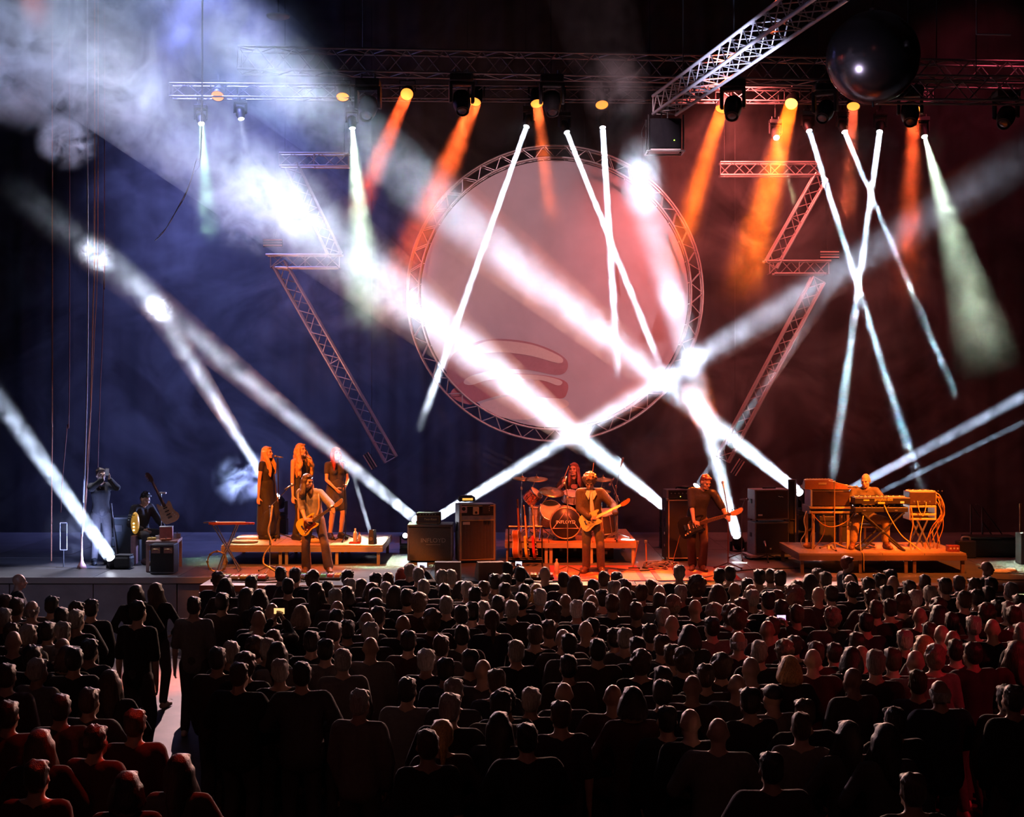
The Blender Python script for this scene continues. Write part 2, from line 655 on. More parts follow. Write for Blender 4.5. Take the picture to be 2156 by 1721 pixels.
# projected emblem: its light painted as coloured patches on the lower cloth
patch('emblem_band', [(940, 790), (955, 745), (1010, 718), (1062, 714), (1120, 722), (1168, 740), (1194, 760), (1192, 782), (1170, 790), (1110, 779), (1050, 779), (990, 792), (960, 815)], ROSE, .004)
patch('emblem_band', [(947, 830), (990, 795), (1040, 785), (1110, 788), (1160, 793), (1194, 806), (1193, 830), (1178, 840), (1120, 836), (1060, 832), (1010, 845), (985, 852)], ROSE2, .005)
patch('pale_band', [(985, 738), (1020, 720), (1062, 718), (1120, 726), (1165, 743), (1185, 756), (1176, 765), (1120, 750), (1060, 742), (1010, 744)], PALEP, .009)
patch('pale_band', [(976, 806), (990, 793), (1030, 785), (1080, 788), (1130, 790), (1165, 796), (1184, 804), (1175, 812), (1140, 801), (1080, 798), (1030, 800), (992, 811)], PALEP, .010)
patch('pale_band', [(1010, 852), (1045, 840), (1090, 834), (1150, 838), (1190, 842), (1195, 856), (1150, 870), (1110, 884), (1060, 880), (1030, 866)], PALEP, .009)
for k in range(4):
    x = -1.8 + 1.2 * k
    rod('hanging_wire', (x, 0, math.sqrt(3.04 ** 2 - x * x)), (x, 0, 15 - SC.z), .006, BLACK, scr, 5)


# ------------------------------------------------------------------ lamps
def lens_mat(name, col, e):
    return mk(name, col, .2, emit=e, var=0)


LW = lens_mat('lens_white', (.85, .9, 1), 30)
LO = lens_mat('lens_orange', (1, .30, .04), 2.0)
LY = lens_mat('lens_amber', (1, .50, .10), 3)
LG = lens_mat('lens_mint', (.8, 1, .8), 20)
LOFF = mk('lens_unlit', (.03, .03, .035), .08, spec=.8)


def lens_disc(r, m, parent, M, name='lens'):
    return MB().lathe([(0, .012), (r * .6, .009), (r, 0), (r, -.01), (0, -.01)], 20).build(name, m, parent, True, M)


def moving_head(label, base, direction, s=1., lens=LOFF, hang=True, group=None, name='moving_head_lamp', body=BLACK):
    """Base box, two-armed yoke and a tapered head pointing along direction."""
    t = thing(name, label, 'stage lamp', base, 0, group)
    d = V(direction).normalized()
    k = -1 if hang else 1
    slab('base', (0, 0, .07 * s * k), (.40 * s, .34 * s, .13 * s), body, t, .02 * s)
    piv = V((0, 0, .46 * s * k))
    h = V((d.x, d.y, 0))
    h = h.normalized() if h.length > .05 else V((0, -1, 0))
    side = V((h.y, -h.x, 0))
    for sg in (-1, 1):
        a = side * (sg * .19 * s) + V((0, 0, .30 * s * k))
        slab('yoke_arm', a, (.055 * s, .15 * s, .36 * s), body, t, .015 * s, rotm(z=math.atan2(side.y, side.x)))
    slab('yoke_bridge', (0, 0, .16 * s * k), (.41 * s, .15 * s, .05 * s), body, t, .01 * s, rotm(z=math.atan2(side.y, side.x)))
    if hang:
        for sg in (-1, 1):
            rod('clamp', (sg * .11 * s, 0, 0), (sg * .11 * s, 0, .10 * s), .02 * s, STEEL, t)
    Mh = Matrix.Translation(piv) @ d.to_track_quat('Z', 'Y').to_matrix().to_4x4()
    hd = MB().lathe([(0, -.21 * s), (.10 * s, -.20 * s), (.145 * s, -.15 * s), (.155 * s, -.02 * s), (.15 * s, .08 * s), (.12 * s, .20 * s), (.115 * s, .245 * s), (.10 * s, .25 * s), (.098 * s, .225 * s), (0, .225 * s)], 20).build('head', body, t, True, Mh)
    smooth_angle(hd, 40)
    lens_disc(.095 * s, lens, t, Mh @ Matrix.Translation((0, 0, .235 * s)))
    return t, V(base) + piv + d * (.27 * s)


def par_can(label, base, direction, lens, s=1., group=None):
    t = thing('par_lamp', label, 'stage lamp', base, 0, group)
    d = V(direction).normalized()
    M = Matrix.Translation((0, 0, -.22 * s)) @ d.to_track_quat('Z', 'Y').to_matrix().to_4x4()
    smooth_angle(MB().lathe([(0, -.2 * s), (.06 * s, -.2 * s), (.09 * s, -.12 * s), (.115 * s, .0), (.12 * s, .13 * s), (.112 * s, .13 * s), (.105 * s, .09 * s), (0, .09 * s)], 20).build('can', BLACK, t, True, M), 40)
    lens_disc(.108 * s, lens, t, M @ Matrix.Translation((0, 0, .118 * s)))
    for sg in (-1, 1):
        rod('bracket', (sg * .135 * s, 0, -.22 * s), (sg * .135 * s, 0, -.02 * s), .012 * s, BLACK, t, 6)
    rod('bracket', (-.135 * s, 0, -.02 * s), (.135 * s, 0, -.02 * s), .012 * s, BLACK, t, 6)
    rod('clamp', (0, 0, -.02 * s), (0, 0, .08 * s), .02 * s, STEEL, t, 6)
    return t, V(base) + V((0, 0, -.22 * s)) + d * (.15 * s)


# ------------------------------------------------------------------ haze: real scattering volumes lit by the lamps
HM = {}


def haze_mat(key, den, L, r1, scale, lo, hi, floor_, aniso=.25, fade=.75, det=5., dist=1.2, grow=0.):
    m = bpy.data.materials.new('stage_haze')
    m.use_nodes = True
    nt = m.node_tree
    nt.nodes.clear()
    N, K = nt.nodes.new, nt.links.new
    out, sc = N('ShaderNodeOutputMaterial'), N('ShaderNodeVolumeScatter')
    K(sc.outputs[0], out.inputs['Volume'])
    sc.inputs['Color'].default_value = (1, 1, 1, 1)
    sc.inputs['Anisotropy'].default_value = aniso
    tc = N('ShaderNodeTexCoord')
    gp = N('ShaderNodeNewGeometry')
    nz = N('ShaderNodeTexNoise')
    nz.inputs['Scale'].default_value = scale
    nz.inputs['Detail'].default_value = det
    nz.inputs['Roughness'].default_value = .6
    nz.inputs['Distortion'].default_value = dist
    K(gp.outputs['Position'], nz.inputs['Vector'])
    mr = N('ShaderNodeMapRange')
    mr.interpolation_type = 'SMOOTHSTEP'
    for i, v in zip((1, 2, 3, 4), (lo, hi, den * floor_, den)):
        mr.inputs[i].default_value = v
    K(nz.outputs['Fac'], mr.inputs[0])
    val = mr.outputs[0]
    if L:
        sx = N('ShaderNodeSeparateXYZ')
        K(tc.outputs['Object'], sx.inputs[0])
        fd = N('ShaderNodeMapRange')
        for i, v in zip((1, 2, 3, 4), (L * fade, L, 1, 0)):
            fd.inputs[i].default_value = v
        K(sx.outputs['Z'], fd.inputs[0])
        mu = N('ShaderNodeMath')
        mu.operation = 'MULTIPLY'
        K(val, mu.inputs[0])
        K(fd.outputs[0], mu.inputs[1])
        val = mu.outputs[0]
        if grow:                      # the smoke bank thickens away from the lamp
            gr = N('ShaderNodeMapRange')
            for i, v in zip((1, 2, 3, 4), (L * .25, L * .8, 1, 1 + grow)):
                gr.inputs[i].default_value = v
            K(sx.outputs['Z'], gr.inputs[0])
            m2 = N('ShaderNodeMath')
            m2.operation = 'MULTIPLY'
            K(val, m2.inputs[0])
            K(gr.outputs[0], m2.inputs[1])
            val = m2.outputs[0]
    K(val, sc.inputs['Density'])
    m.cycles.volume_sampling = 'EQUIANGULAR'
    return m


NHAZE = [0]


def beam(label, src, dst, r0, spread, col, power, den, scale=3.2, lo=.40, hi=.66, floor_=.18, fade=.7, aniso=.25, lamp=True, grow=0.):
    """A lamp throwing a narrow beam (disc of radius r0) and the smoke drifting through that beam."""
    src, dst = V(src), V(dst)
    D = dst - src
    L = D.length
    if lamp:
        l = bpy.data.lights.new('beam_light', 'AREA')
        l.shape = 'DISK'
        l.size = 2 * r0
        l.spread = math.radians(spread)
        l.color = col
        l.energy = power
        o = bpy.data.objects.new('beam_light', l)
        C.objects.link(o)
        aim(o, src, dst)
    r1 = r0 + L * math.tan(math.radians(spread / 2)) * 1.02
    rr = r0 * 1.03
    h = MB().lathe([(0, .02), (rr, .02), (r1, L), (0, L)], 20).build('haze', haze_mat(label, den, L, r1, scale, lo, hi, floor_, aniso, fade, grow=grow))
    h.rotation_mode = 'QUATERNION'
    h.rotation_quaternion = D.to_track_quat('Z', 'Y')
    h.location = src
    tag(h, label, 'haze', kind='stuff')
    return h


def puff(label, c, r, den, scale=.9, lo=.45, hi=.62, aniso=.2, rot=None, det=5., dist=1.5):
    """A drifting cloud of stage smoke, thinning out towards its rim."""
    m = haze_mat(label, den, 0, 0, scale, lo, hi, 0, aniso, det=det, dist=dist)
    nt = m.node_tree
    N, K = nt.nodes.new, nt.links.new
    tc = [n for n in nt.nodes if n.type == 'TEX_COORD'][0]
    sc = [n for n in nt.nodes if n.type == 'VOLUME_SCATTER'][0]
    mr = [n for n in nt.nodes if n.type == 'MAP_RANGE'][0]
    ln = N('ShaderNodeVectorMath')
    ln.operation = 'LENGTH'
    K(tc.outputs['Object'], ln.inputs[0])
    fd = N('ShaderNodeMapRange')
    fd.interpolation_type = 'SMOOTHSTEP'
    for i, v in zip((1, 2, 3, 4), (.35, 1, 1, 0)):
        fd.inputs[i].default_value = v
    K(ln.outputs['Value'], fd.inputs[0])
    mu = N('ShaderNodeMath')
    mu.operation = 'MULTIPLY'
    K(mr.outputs[0], mu.inputs[0])
    K(fd.outputs[0], mu.inputs[1])
    K(mu.outputs[0], sc.inputs['Density'])
    m.cycles.volume_step_rate = .5
    o = MB().ball((0, 0, 0), 1, sub=3).build('haze', m, None)
    o.location = c
    o.scale = r
    if rot:
        o.rotation_euler = rot
    return tag(o, label, 'haze', kind='stuff')

# ------------------------------------------------------------------ people
def remesh(mb, voxel, name, m, smooth=3, jitter=0., target=None):
    """Fuse overlapping shapes into one continuous surface."""
    me = mb.mesh(name)
    o = bpy.data.objects.new(name, me)
    C.objects.link(o)
    r = o.modifiers.new('r', 'REMESH')
    r.mode = 'VOXEL'
    r.voxel_size = voxel
    r.use_smooth_shade = True
    if smooth:
        q = o.modifiers.new('s', 'SMOOTH')
        q.iterations = smooth
        q.factor = .5
    if target:
        dd = o.modifiers.new('d', 'DECIMATE')
        dd.ratio = target
    dg = bpy.context.evaluated_depsgraph_get()
    out = bpy.data.meshes.new_from_object(o.evaluated_get(dg))
    bpy.data.objects.remove(o)
    bpy.data.meshes.remove(me)
    out.name = name
    out.materials.clear()
    out.materials.append(m)
    out.polygons.foreach_set('use_smooth', [True] * len(out.polygons))
    return out


def ik(a, b, l1, l2, pole):
    """Middle joint of a two-bone limb from a to b, bending towards pole."""
    a, b = V(a), V(b)
    D = b - a
    d = min(D.length, (l1 + l2) * .999)
    x = (l1 * l1 - l2 * l2 + d * d) / (2 * d)
    h = math.sqrt(max(l1 * l1 - x * x, 0))
    u = D.normalized()
    p = V(pole)
    p = (p - u * p.dot(u)).normalized()
    return a + u * x + p * h


def J0(**kw):
    """Standing skeleton facing -Y; L is the person's own left (+X)."""
    j = dict(pel=(0, 0, .97), wst=(0, -.005, 1.12), cst=(0, 0, 1.30), nck=(0, .015, 1.47), hd=(0, -.02, 1.635),
             shL=(.180, 0, 1.42), shR=(-.180, 0, 1.42), wrL=(.25, -.06, .86), wrR=(-.25, -.06, .86),
             hpL=(.09, 0, .92), hpR=(-.09, 0, .92), anL=(.11, .02, .09), anR=(-.11, .02, .09),
             toeL=(.14, -.17, .035), toeR=(-.14, -.17, .035), elpL=(.6, .5, -.3), elpR=(-.6, .5, -.3), knpL=(.1, -1, 0), knpR=(-.1, -1, 0),
             yaw=0., pitch=0., roll=0.)
    j.update(kw)
    for k, v in j.items():
        if hasattr(v, '__len__'):
            j[k] = V(v)
    if 'elL' not in j:
        j['elL'] = ik(j['shL'], j['wrL'], .295, .27, j['elpL'])
    if 'elR' not in j:
        j['elR'] = ik(j['shR'], j['wrR'], .295, .27, j['elpR'])
    for s in 'LR':
        if 'kn' + s not in j:
            j['kn' + s] = ik(j['hp' + s], j['an' + s], .43, .43, j['knp' + s])
    j['HR'] = rotm(x=j['pitch'], y=j['roll'], z=j['yaw'])     # head turn
    return j


def hand(mb, w, d, n, side, curl=.5, s=1., thumb=.5):
    """Palm, four unequal bent fingers and a thumb. d: along the hand, n: palm side, side: +1 if thumb lies towards d x n."""
    w, d, n = V(w), V(d).normalized(), V(n)
    n = (n - d * n.dot(d)).normalized()
    t = d.cross(n) * side
    for k in (-.026, -.009, .009, .026):
        mb.cap(w + t * (k * .75) * s + d * .012 * s, w + d * .078 * s + t * k * s, .0135 * s, .0125 * s, 8)
    for i, (k, L) in enumerate(((.028, .066), (.0095, .075), (-.0095, .069), (-.028, .053))):
        p = w + d * .082 * s + t * k * s
        a = curl * .55
        for f, r in ((.45, .0098), (.32, .0088), (.23, .0078)):
            v = d * math.cos(a) + n * math.sin(a) + t * (k * .9)
            q = p + v * (L * f * s)
            mb.cap(p, q, r * s, r * .93 * s, 8)
            p = q
            a += curl * .95
    p = w + d * .022 * s + t * .028 * s
    for f, (x, y, z) in ((.042, (.62, .70, .25)), (.032, (.80, .30, .25 + thumb)), (.024, (.85, .05, .3 + thumb))):
        q = p + (d * x + t * y + n * z).normalized() * f * s
        mb.cap(p, q, .0115 * s, .0100 * s, 8)
        p = q


def head_shape(mb, j, s=1., fem=False):
    R = j['HR']
    o = j['hd']

    def q(x, y, z):
        return o + R @ V((x * s, y * s, z * s))
    mb.ball(q(0, .012, .025), (.077 * s, .096 * s, .098 * s), R)
    mb.ball(q(0, -.030, -.035), (.060 * s, .066 * s, .080 * s), R)
    mb.cap(q(-.028, -.052, -.085), q(.028, -.052, -.085), .030 * s, n=10)
    mb.ball(q(0, -.078, -.093), (.021 * s, .020 * s, .018 * s), R)
    mb.cap(q(0, -.090, .004), q(0, -.110, -.026), .0085 * s, .0145 * s, 8)
    mb.cap(q(-.036, -.078, .022), q(.036, -.078, .022), .014 * s, n=8)
    mb.cap(q(-.018, -.090, -.060), q(.018, -.090, -.060), .0095 * s, n=8)
    for sg in (-1, 1):
        mb.ball(q(sg * .044, -.060, -.030), (.022 * s, .026 * s, .026 * s), R)
        mb.ball(q(sg * .078, .012, -.012), (.012 * s, .024 * s, .034 * s), R)
    mb.cap(j['nck'] - V((0, 0, .03)), q(0, .012, -.06), (.052 if fem else .060) * s, (.048 if fem else .056) * s)


def body_shape(mb, j, fem=False, broad=1., hands=True, curlL=.5, curlR=.5, handL=None, handR=None, lo=False):
    b = broad
    mb.ball(j['pel'], (.158 * b, .112, .12))
    mb.cap(j['pel'] - V((.05, 0, 0)), j['wst'] - V((.045 * b, 0, 0)), .10 * b, .088 * b)
    mb.cap(j['pel'] + V((.05, 0, 0)), j['wst'] + V((.045 * b, 0, 0)), .10 * b, .088 * b)
    mb.cap(j['wst'] - V((.045, 0, 0)), j['cst'] - V((.055 * b, 0, 0)), .086 * b, .108 * b)
    mb.cap(j['wst'] + V((.045, 0, 0)), j['cst'] + V((.055 * b, 0, 0)), .086 * b, .108 * b)
    up = (j['nck'] - j['cst'])
    mb.cap(j['cst'] + V((-.06 * b, 0, 0)), j['cst'] + up * .5 + V((-.07 * b, .01, 0)), .105 * b, .08 * b)
    mb.cap(j['cst'] + V((.06 * b, 0, 0)), j['cst'] + up * .5 + V((.07 * b, .01, 0)), .105 * b, .08 * b)
    if fem:
        for s in (-1, 1):
            mb.ball(j['cst'] + V((s * .075, -.085, -.01)), .062)
    for s in 'LR':
        sh = j['sh' + s]
        mb.cap(j['nck'] - V((0, 0, .01)), sh + V((0, 0, .012)), .052, .052 * (.85 if fem else 1))
        a = .84 if fem else 1.
        mb.cap(sh, j['el' + s], .056 * a * b, .041 * a, 12)
        mb.cap(j['el' + s], j['wr' + s], .041 * a, .027 * a, 12)
        mb.cap(j['el' + s].lerp(j['wr' + s], .12), j['el' + s].lerp(j['wr' + s], .4), .042 * a, .038 * a, 12)
        mb.cap(j['hp' + s], j['kn' + s], .086, .056, 12)
        mb.cap(j['kn' + s], j['an' + s], .055, .038, 12)
        kn, an = j['kn' + s], j['an' + s]
        mb.cap(kn.lerp(an, .12) + V((0, .012, 0)), kn.lerp(an, .45) + V((0, .016, 0)), .050, .048, 12)
        toe = j['toe' + s]
        heel = an + V((0, .035, -.045))
        mb.cap(heel, toe, .042, .032, 10)
        mb.cap(an, an.lerp(toe, .5), .040, .036, 10)
        if hands:
            dflt = dict(d=(j['wr' + s] - j['el' + s]), n=V((-1 if s == 'L' else 1, .1, 0)), side=-1 if s == 'L' else 1, curl=curlL if s == 'L' else curlR)
            hh = handL if s == 'L' else handR
            if hh:
                dflt.update(hh)
            hand(mb, j['wr' + s], dflt['d'], dflt['n'], dflt['side'], dflt['curl'])


def torso_cloth(mb, j, e=.016, sleeve=.5, hem=.0, fem=False, broad=1., collar=True, loose=0.):
    b = broad
    h = j['pel'] + V((0, 0, hem))
    lo = e + loose
    for s in (-1, 1):
        mb.cap(h + V((s * .05 * b, 0, 0)), j['wst'] + V((s * .045 * b, 0, 0)), .102 * b + lo, .09 * b + lo, 14)
        mb.cap(j['wst'] + V((s * .045 * b, 0, 0)), j['cst'] + V((s * .055 * b, 0, 0)), .088 * b + lo, .108 * b + e, 14)
        up = j['nck'] - j['cst']
        mb.cap(j['cst'] + V((s * .06 * b, 0, 0)), j['cst'] + up * .5 + V((s * .07 * b, .01, 0)), .105 * b + e, .08 * b + e, 14)
        if fem:
            mb.ball(j['cst'] + V((s * .075, -.085, -.01)), .062 + e * .6)
    for s in 'LR':
        sh, el, wr = j['sh' + s], j['el' + s], j['wr' + s]
        a = .84 if fem else 1.
        if collar:
            mb.cap(j['nck'] - V((0, 0, .035)), sh + V((0, 0, .012)), .052 + e * .7, .052 * a + e, 12)
        if sleeve > 0:
            f = min(sleeve, 1.)
            mb.cap(sh, sh.lerp(el, f), .056 * a * b + e, .045 * a + e + .006, 12)
            if sleeve > 1:
                mb.cap(el, el.lerp(wr, sleeve - 1), .044 * a + e, .034 * a + e, 12)


def leg_cloth(mb, j, e=.014, flare=.0, top=.0, length=.94, broad=1.):
    mb.ball(j['pel'] + V((0, 0, top)), (.160 * broad + e, .112 + e, .115 + e))
    for s in 'LR':
        hp, kn, an = j['hp' + s], j['kn' + s], j['an' + s]
        mb.cap(hp, kn, .088 + e, .060 + e, 12)
        mb.cap(kn, kn.lerp(an, length), .060 + e, .046 + e + flare, 12)


def shoes(mb, j, sides, e=.012):
    for s in sides:
        an, toe = j['an' + s], j['toe' + s]
        heel = an + V((0, .035, -.045))
        mb.cap(heel, toe, .042 + e, .034 + e, 10)
        mb.cap(an + V((0, 0, .005)), an.lerp(toe, .45), .043 + e, .036 + e, 10)


def hair_shape(mb, j, kind, s=1., seed=1):
    r = random.Random(seed)
    R, o = j['HR'], j['hd']

    def q(x, y, z):
        return o + R @ V((x * s, y * s, z * s))
    if kind in ('short', 'grey', 'receding'):
        mb.ball(q(0, .026, .040), (.084 * s, .096 * s, .092 * s), R)
        mb.ball(q(0, .045, -.005), (.080 * s, .072 * s, .085 * s), R)
        if kind == 'short':
            mb.cap(q(-.045, -.050, .090), q(.045, -.052, .090), .024 * s, n=10)
        for i in range(26):
            a, b = r.uniform(0, 2 * PI), r.uniform(.15, 1.3)
            mb.ball(q(.078 * math.cos(a) * math.cos(b), .02 + .09 * math.sin(a) * math.cos(b) * (1 if math.sin(a) > 0 else .6), .045 + .085 * math.sin(b)), .018 * s, sub=1)
    elif kind in ('curly', 'bigcurly', 'mop'):
        k = {'curly': 1., 'bigcurly': 1.25, 'mop': 1.18}[kind]
        mb.ball(q(0, .030, .040), (.092 * s * k, .102 * s * k, .094 * s * k), R)
        mb.ball(q(0, .050, -.02), (.092 * s * k, .075 * s * k, .09 * s * k), R)
        for i in range(90):
            a, b = r.uniform(0, 2 * PI), r.uniform(-.7, 1.45)
            y = math.sin(a) * math.cos(b)
            if y < -.15 and b < .45:
                continue
            mb.ball(q(.095 * k * math.cos(a) * math.cos(b), .025 + .108 * k * y, .035 + .10 * k * math.sin(b)), r.uniform(.016, .026) * s * k, sub=1)
    elif kind in ('bob', 'long', 'verylong', 'wavy', 'pony'):
        mb.ball(q(0, .024, .036), (.087 * s, .100 * s, .096 * s), R)
        mb.ball(q(0, .050, -.01), (.085 * s, .070 * s, .09 * s), R)
        mb.cap(q(-.04, -.052, .088), q(.04, -.052, .088), .022 * s, n=10)
        L = {'bob': .13, 'long': .30, 'verylong': .42, 'wavy': .50, 'pony': .03}[kind]
        if kind == 'pony':
            mb.cap(q(0, .11, .02), q(0, .14, -.05), .030 * s, .034 * s)
            mb.cap(q(0, .14, -.05), q(0, .12, -.24), .034 * s, .012 * s)
        n = 17 if kind != 'pony' else 0
        for i in range(n):
            a = PI * (-.16 + 1.32 * i / (n - 1))
            side = abs(math.cos(a)) ** 2
            prev = q(.080 * math.cos(a), .018 + .080 * math.sin(a), .012)
            ln = L * r.uniform(.85, 1.1) * s
            big = kind == 'wavy'
            rad = (.034 if big else .027) * s
            m_ = 8 if big else 5
            base = R @ V((.080 * math.cos(a) * s, (.018 + .080 * math.sin(a)) * s, 0))
            for kk in range(1, m_ + 1):
                f = kk / m_
                drop = ln * f
                out = 1 + (1.1 * min(f * 1.6, 1) if big else .30 * f)
                jit = .024 if big else .005
                y = base.y * (1 + .2 * f) + (-.13 * side * min(1, max(0, drop - .06) / .16) if L > .2 else 0) + .035 * f * (1 - side)
                nx = V((o.x + base.x * out + r.uniform(-jit, jit), o.y + y + r.uniform(-jit, jit), o.z + .012 - drop))
                mb.cap(prev, nx, rad, rad * (.98 if kk < m_ else .5), 8)
                prev = nx
    elif kind == 'cap':
        mb.ball(q(0, .012, .050), (.086 * s, .104 * s, .080 * s), R)
        mb.ball(q(0, -.095, .052), (.066 * s, .060 * s, .012 * s), R)
    elif kind == 'fringe':      # ring of hair below a bald crown
        mb.ball(q(0, .050, -.018), (.084 * s, .066 * s, .062 * s), R)
        for sg in (-1, 1):
            mb.ball(q(sg * .074, .012, .012), (.016 * s, .040 * s, .040 * s), R)
        for i in range(20):
            a = r.uniform(-.2, PI + .2)
            mb.ball(q(.080 * math.cos(a), .03 + .082 * math.sin(a), r.uniform(-.06, .03)), .016 * s, sub=1)


HAIRM = {k: mk('hair_' + k, c, .48, var=.4, scale=60, bump=.7, spec=.6) for k, c in dict(
    black=(.015, .012, .010), brown=(.06, .032, .018), grey=(.30, .28, .26), white=(.55, .53, .50), blond=(.50, .30, .10), red=(.36, .05, .03), auburn=(.22, .06, .03), greybrown=(.22, .15, .11)).items()}
for hm in HAIRM.values():        # strands: stretch the grain down the head
    nt = hm.node_tree
    mp = nt.nodes.new('ShaderNodeMapping')
    mp.inputs['Scale'].default_value = (2.2, 2.2, .22)
    tx = [n for n in nt.nodes if n.type == 'TEX_NOISE'][0]
    nt.links.new([n for n in nt.nodes if n.type == 'TEX_COORD'][0].outputs['Object'], mp.inputs[0])
    nt.links.new(mp.outputs[0], tx.inputs['Vector'])
EYEM = mk('eye_dark', (.03, .02, .02), .15, var=0)
LIPM = mk('lip', (.45, .16, .13), .45, var=.02)


def face_parts(root, j, s=1.):
    R, o = j['HR'], j['hd']
    for sg in (-1, 1):
        MB().ball(o + R @ V((sg * .031 * s, -.085 * s, .002 * s)), (.0115 * s, .008 * s, .0075 * s), R, 1).build('eye', EYEM, root, True)
        MB().cap(o + R @ V((sg * .018 * s, -.093 * s, .021 * s)), o + R @ V((sg * .045 * s, -.083 * s, .023 * s)), .0055 * s, n=6).build('eyebrow', HAIRM['brown'], root, True)
    MB().cap(o + R @ V((-.017 * s, -.0985 * s, -.060 * s)), o + R @ V((.017 * s, -.0985 * s, -.060 * s)), .0055 * s, n=6).build('mouth', LIPM, root, True)


def person(label, loc, rotz, j, top=None, legs=None, hair=None, shoe=None, fem=False, broad=1., voxel=.009, skin=None, body=None, extra=None, cat='person', height=1.):
    """One figure: continuous body with hands and face; clothes and hair are its children."""
    t = thing('person', label, cat, loc, rotz)
    skin = skin or SKIN
    mb = MB()
    head_shape(mb, j, 1., fem)
    body_shape(mb, j, fem, broad, **(body or {}))
    link(bpy.data.objects.new('body', remesh(mb, voxel, 'body', skin, 2)), t)
    face_parts(t, j)
    if top:
        mb = MB()
        kw = dict(top)
        m, nm = kw.pop('m'), kw.pop('name', 'shirt')
        torso_cloth(mb, j, fem=fem, broad=broad, **kw)
        link(bpy.data.objects.new(nm, remesh(mb, .013, nm, m, 4)), t)
    if legs:
        mb = MB()
        kw = dict(legs)
        m, nm = kw.pop('m'), kw.pop('name', 'trousers')
        leg_cloth(mb, j, broad=broad, **kw)
        link(bpy.data.objects.new(nm, remesh(mb, .013, nm, m, 4)), t)
    if shoe:
        for sd in 'LR':
            mb = MB()
            shoes(mb, j, sd)
            link(bpy.data.objects.new('shoe', remesh(mb, .012, 'shoe', shoe, 2)), t)
    if hair:
        mb = MB()
        kind, m = hair
        hair_shape(mb, j, kind, 1., len(label))
        link(bpy.data.objects.new('hair', remesh(mb, .010, 'hair', m, 1)), t)
    if height != 1.:
        t.scale = (height,) * 3
    return t

# ------------------------------------------------------------------ instruments
STRAT = [(-.20, .02), (-.19, .09), (-.14, .135), (-.07, .145), (0, .128), (.06, .116), (.12, .115), (.165, .112), (.192, .098), (.18, .078), (.145, .062), (.122, .038), (.12, -.03), (.126, -.055), (.150, -.076), (.160, -.098), (.140, -.116), (.08, -.118), (.02, -.110), (-.03, -.115), (-.09, -.15), (-.15, -.15), (-.19, -.11), (-.205, -.05)]


def electric(label, M, body, neck, guard, s=1., strings=6, name='electric_guitar', board=None, group=None):
    """Solid-body guitar: neck along +X, front facing -Y, then placed by matrix M."""
    t = thing(name, label, 'guitar', (0, 0, 0), 0, group)
    t.matrix_world = M
    sc = lambda q: [(x * s, z * s) for x, z in q]
    bo = MB().prism(sc(cat_rom(STRAT, 3)), -.022 * s, .022 * s)
    bmesh.ops.bevel(bo.b, geom=[e for e in bo.b.edges if abs(e.verts[0].co.y - e.verts[1].co.y) < 1e-6], offset=.007 * s, segments=2, affect='EDGES')
    smooth_angle(bo.build('guitar_body', body, t), 50)
    MB().prism(sc(cat_rom([(-.08, .0), (-.03, .07), (.06, .082), (.13, .088), (.15, .075), (.115, .04), (.115, -.03), (.13, -.08), (.06, -.085), (0, -.09), (-.10, -.11), (-.13, -.09), (-.09, -.05)], 3)), -.026 * s, -.0215 * s).build('pickguard', guard, t)
    nk = MB().prism([(.09 * s, .028 * s), (.56 * s, .021 * s), (.56 * s, -.021 * s), (.09 * s, -.028 * s)], -.030 * s, -.004 * s)
    nk.build('neck', neck, t)
    if board:
        MB().prism([(.09 * s, .026 * s), (.56 * s, .019 * s), (.56 * s, -.019 * s), (.09 * s, -.026 * s)], -.034 * s, -.0295 * s).build('fretboard', board, t)
    for i in range(12):
        x = .56 - .66 * (1 - 2 ** (-(i + 1) / 12))
        slab('fret', (x * s, -.0345 * s, 0), (.002 * s, .002 * s, .042 * s), STEEL, t)
    MB().prism(sc(cat_rom([(.56, .022), (.60, .036), (.67, .042), (.725, .048), (.745, .03), (.735, .0), (.70, -.022), (.65, -.034), (.60, -.034), (.565, -.022)], 3)), -.022 * s, -.006 * s).build('headstock', neck, t)
    for i in range(strings):
        x = .60 + i * .13 / strings
        rod('tuner', (x * s, -.014 * s, .038 * s), (x * s, -.014 * s, .066 * s), .006 * s, CHROME, t, 6)
        rod('string', (-.10 * s, -.037 * s, (-.019 + .0076 * i * 5 / (strings - 1)) * s), (.56 * s, -.037 * s, (-.015 + .006 * i * 5 / (strings - 1)) * s), .0011, CHROME, t, 5)
    for x in (.07, .01, -.05):
        slab('pickup', (x * s, -.029 * s, 0), (.018 * s, .012 * s, .074 * s), BLACK if guard is not BLACK else WHITE, t, .002)
    slab('bridge', (-.105 * s, -.029 * s, 0), (.03 * s, .014 * s, .075 * s), CHROME, t, .002)
    for x, z in ((-.055, -.075), (-.095, -.088), (-.13, -.10)):
        rod('knob', (x * s, -.022 * s, z * s), (x * s, -.038 * s, z * s), .011 * s, CREAM if guard is BLACK else WHITE, t, 10)
    return t


ACO = [(-.25, .0), (-.245, .10), (-.20, .175), (-.12, .195), (-.04, .16), (.03, .12), (.10, .125), (.17, .145), (.225, .11), (.245, .05), (.245, -.05), (.225, -.11), (.17, -.145), (.10, -.125), (.03, -.12), (-.04, -.16), (-.12, -.195), (-.20, -.175), (-.245, -.10)]


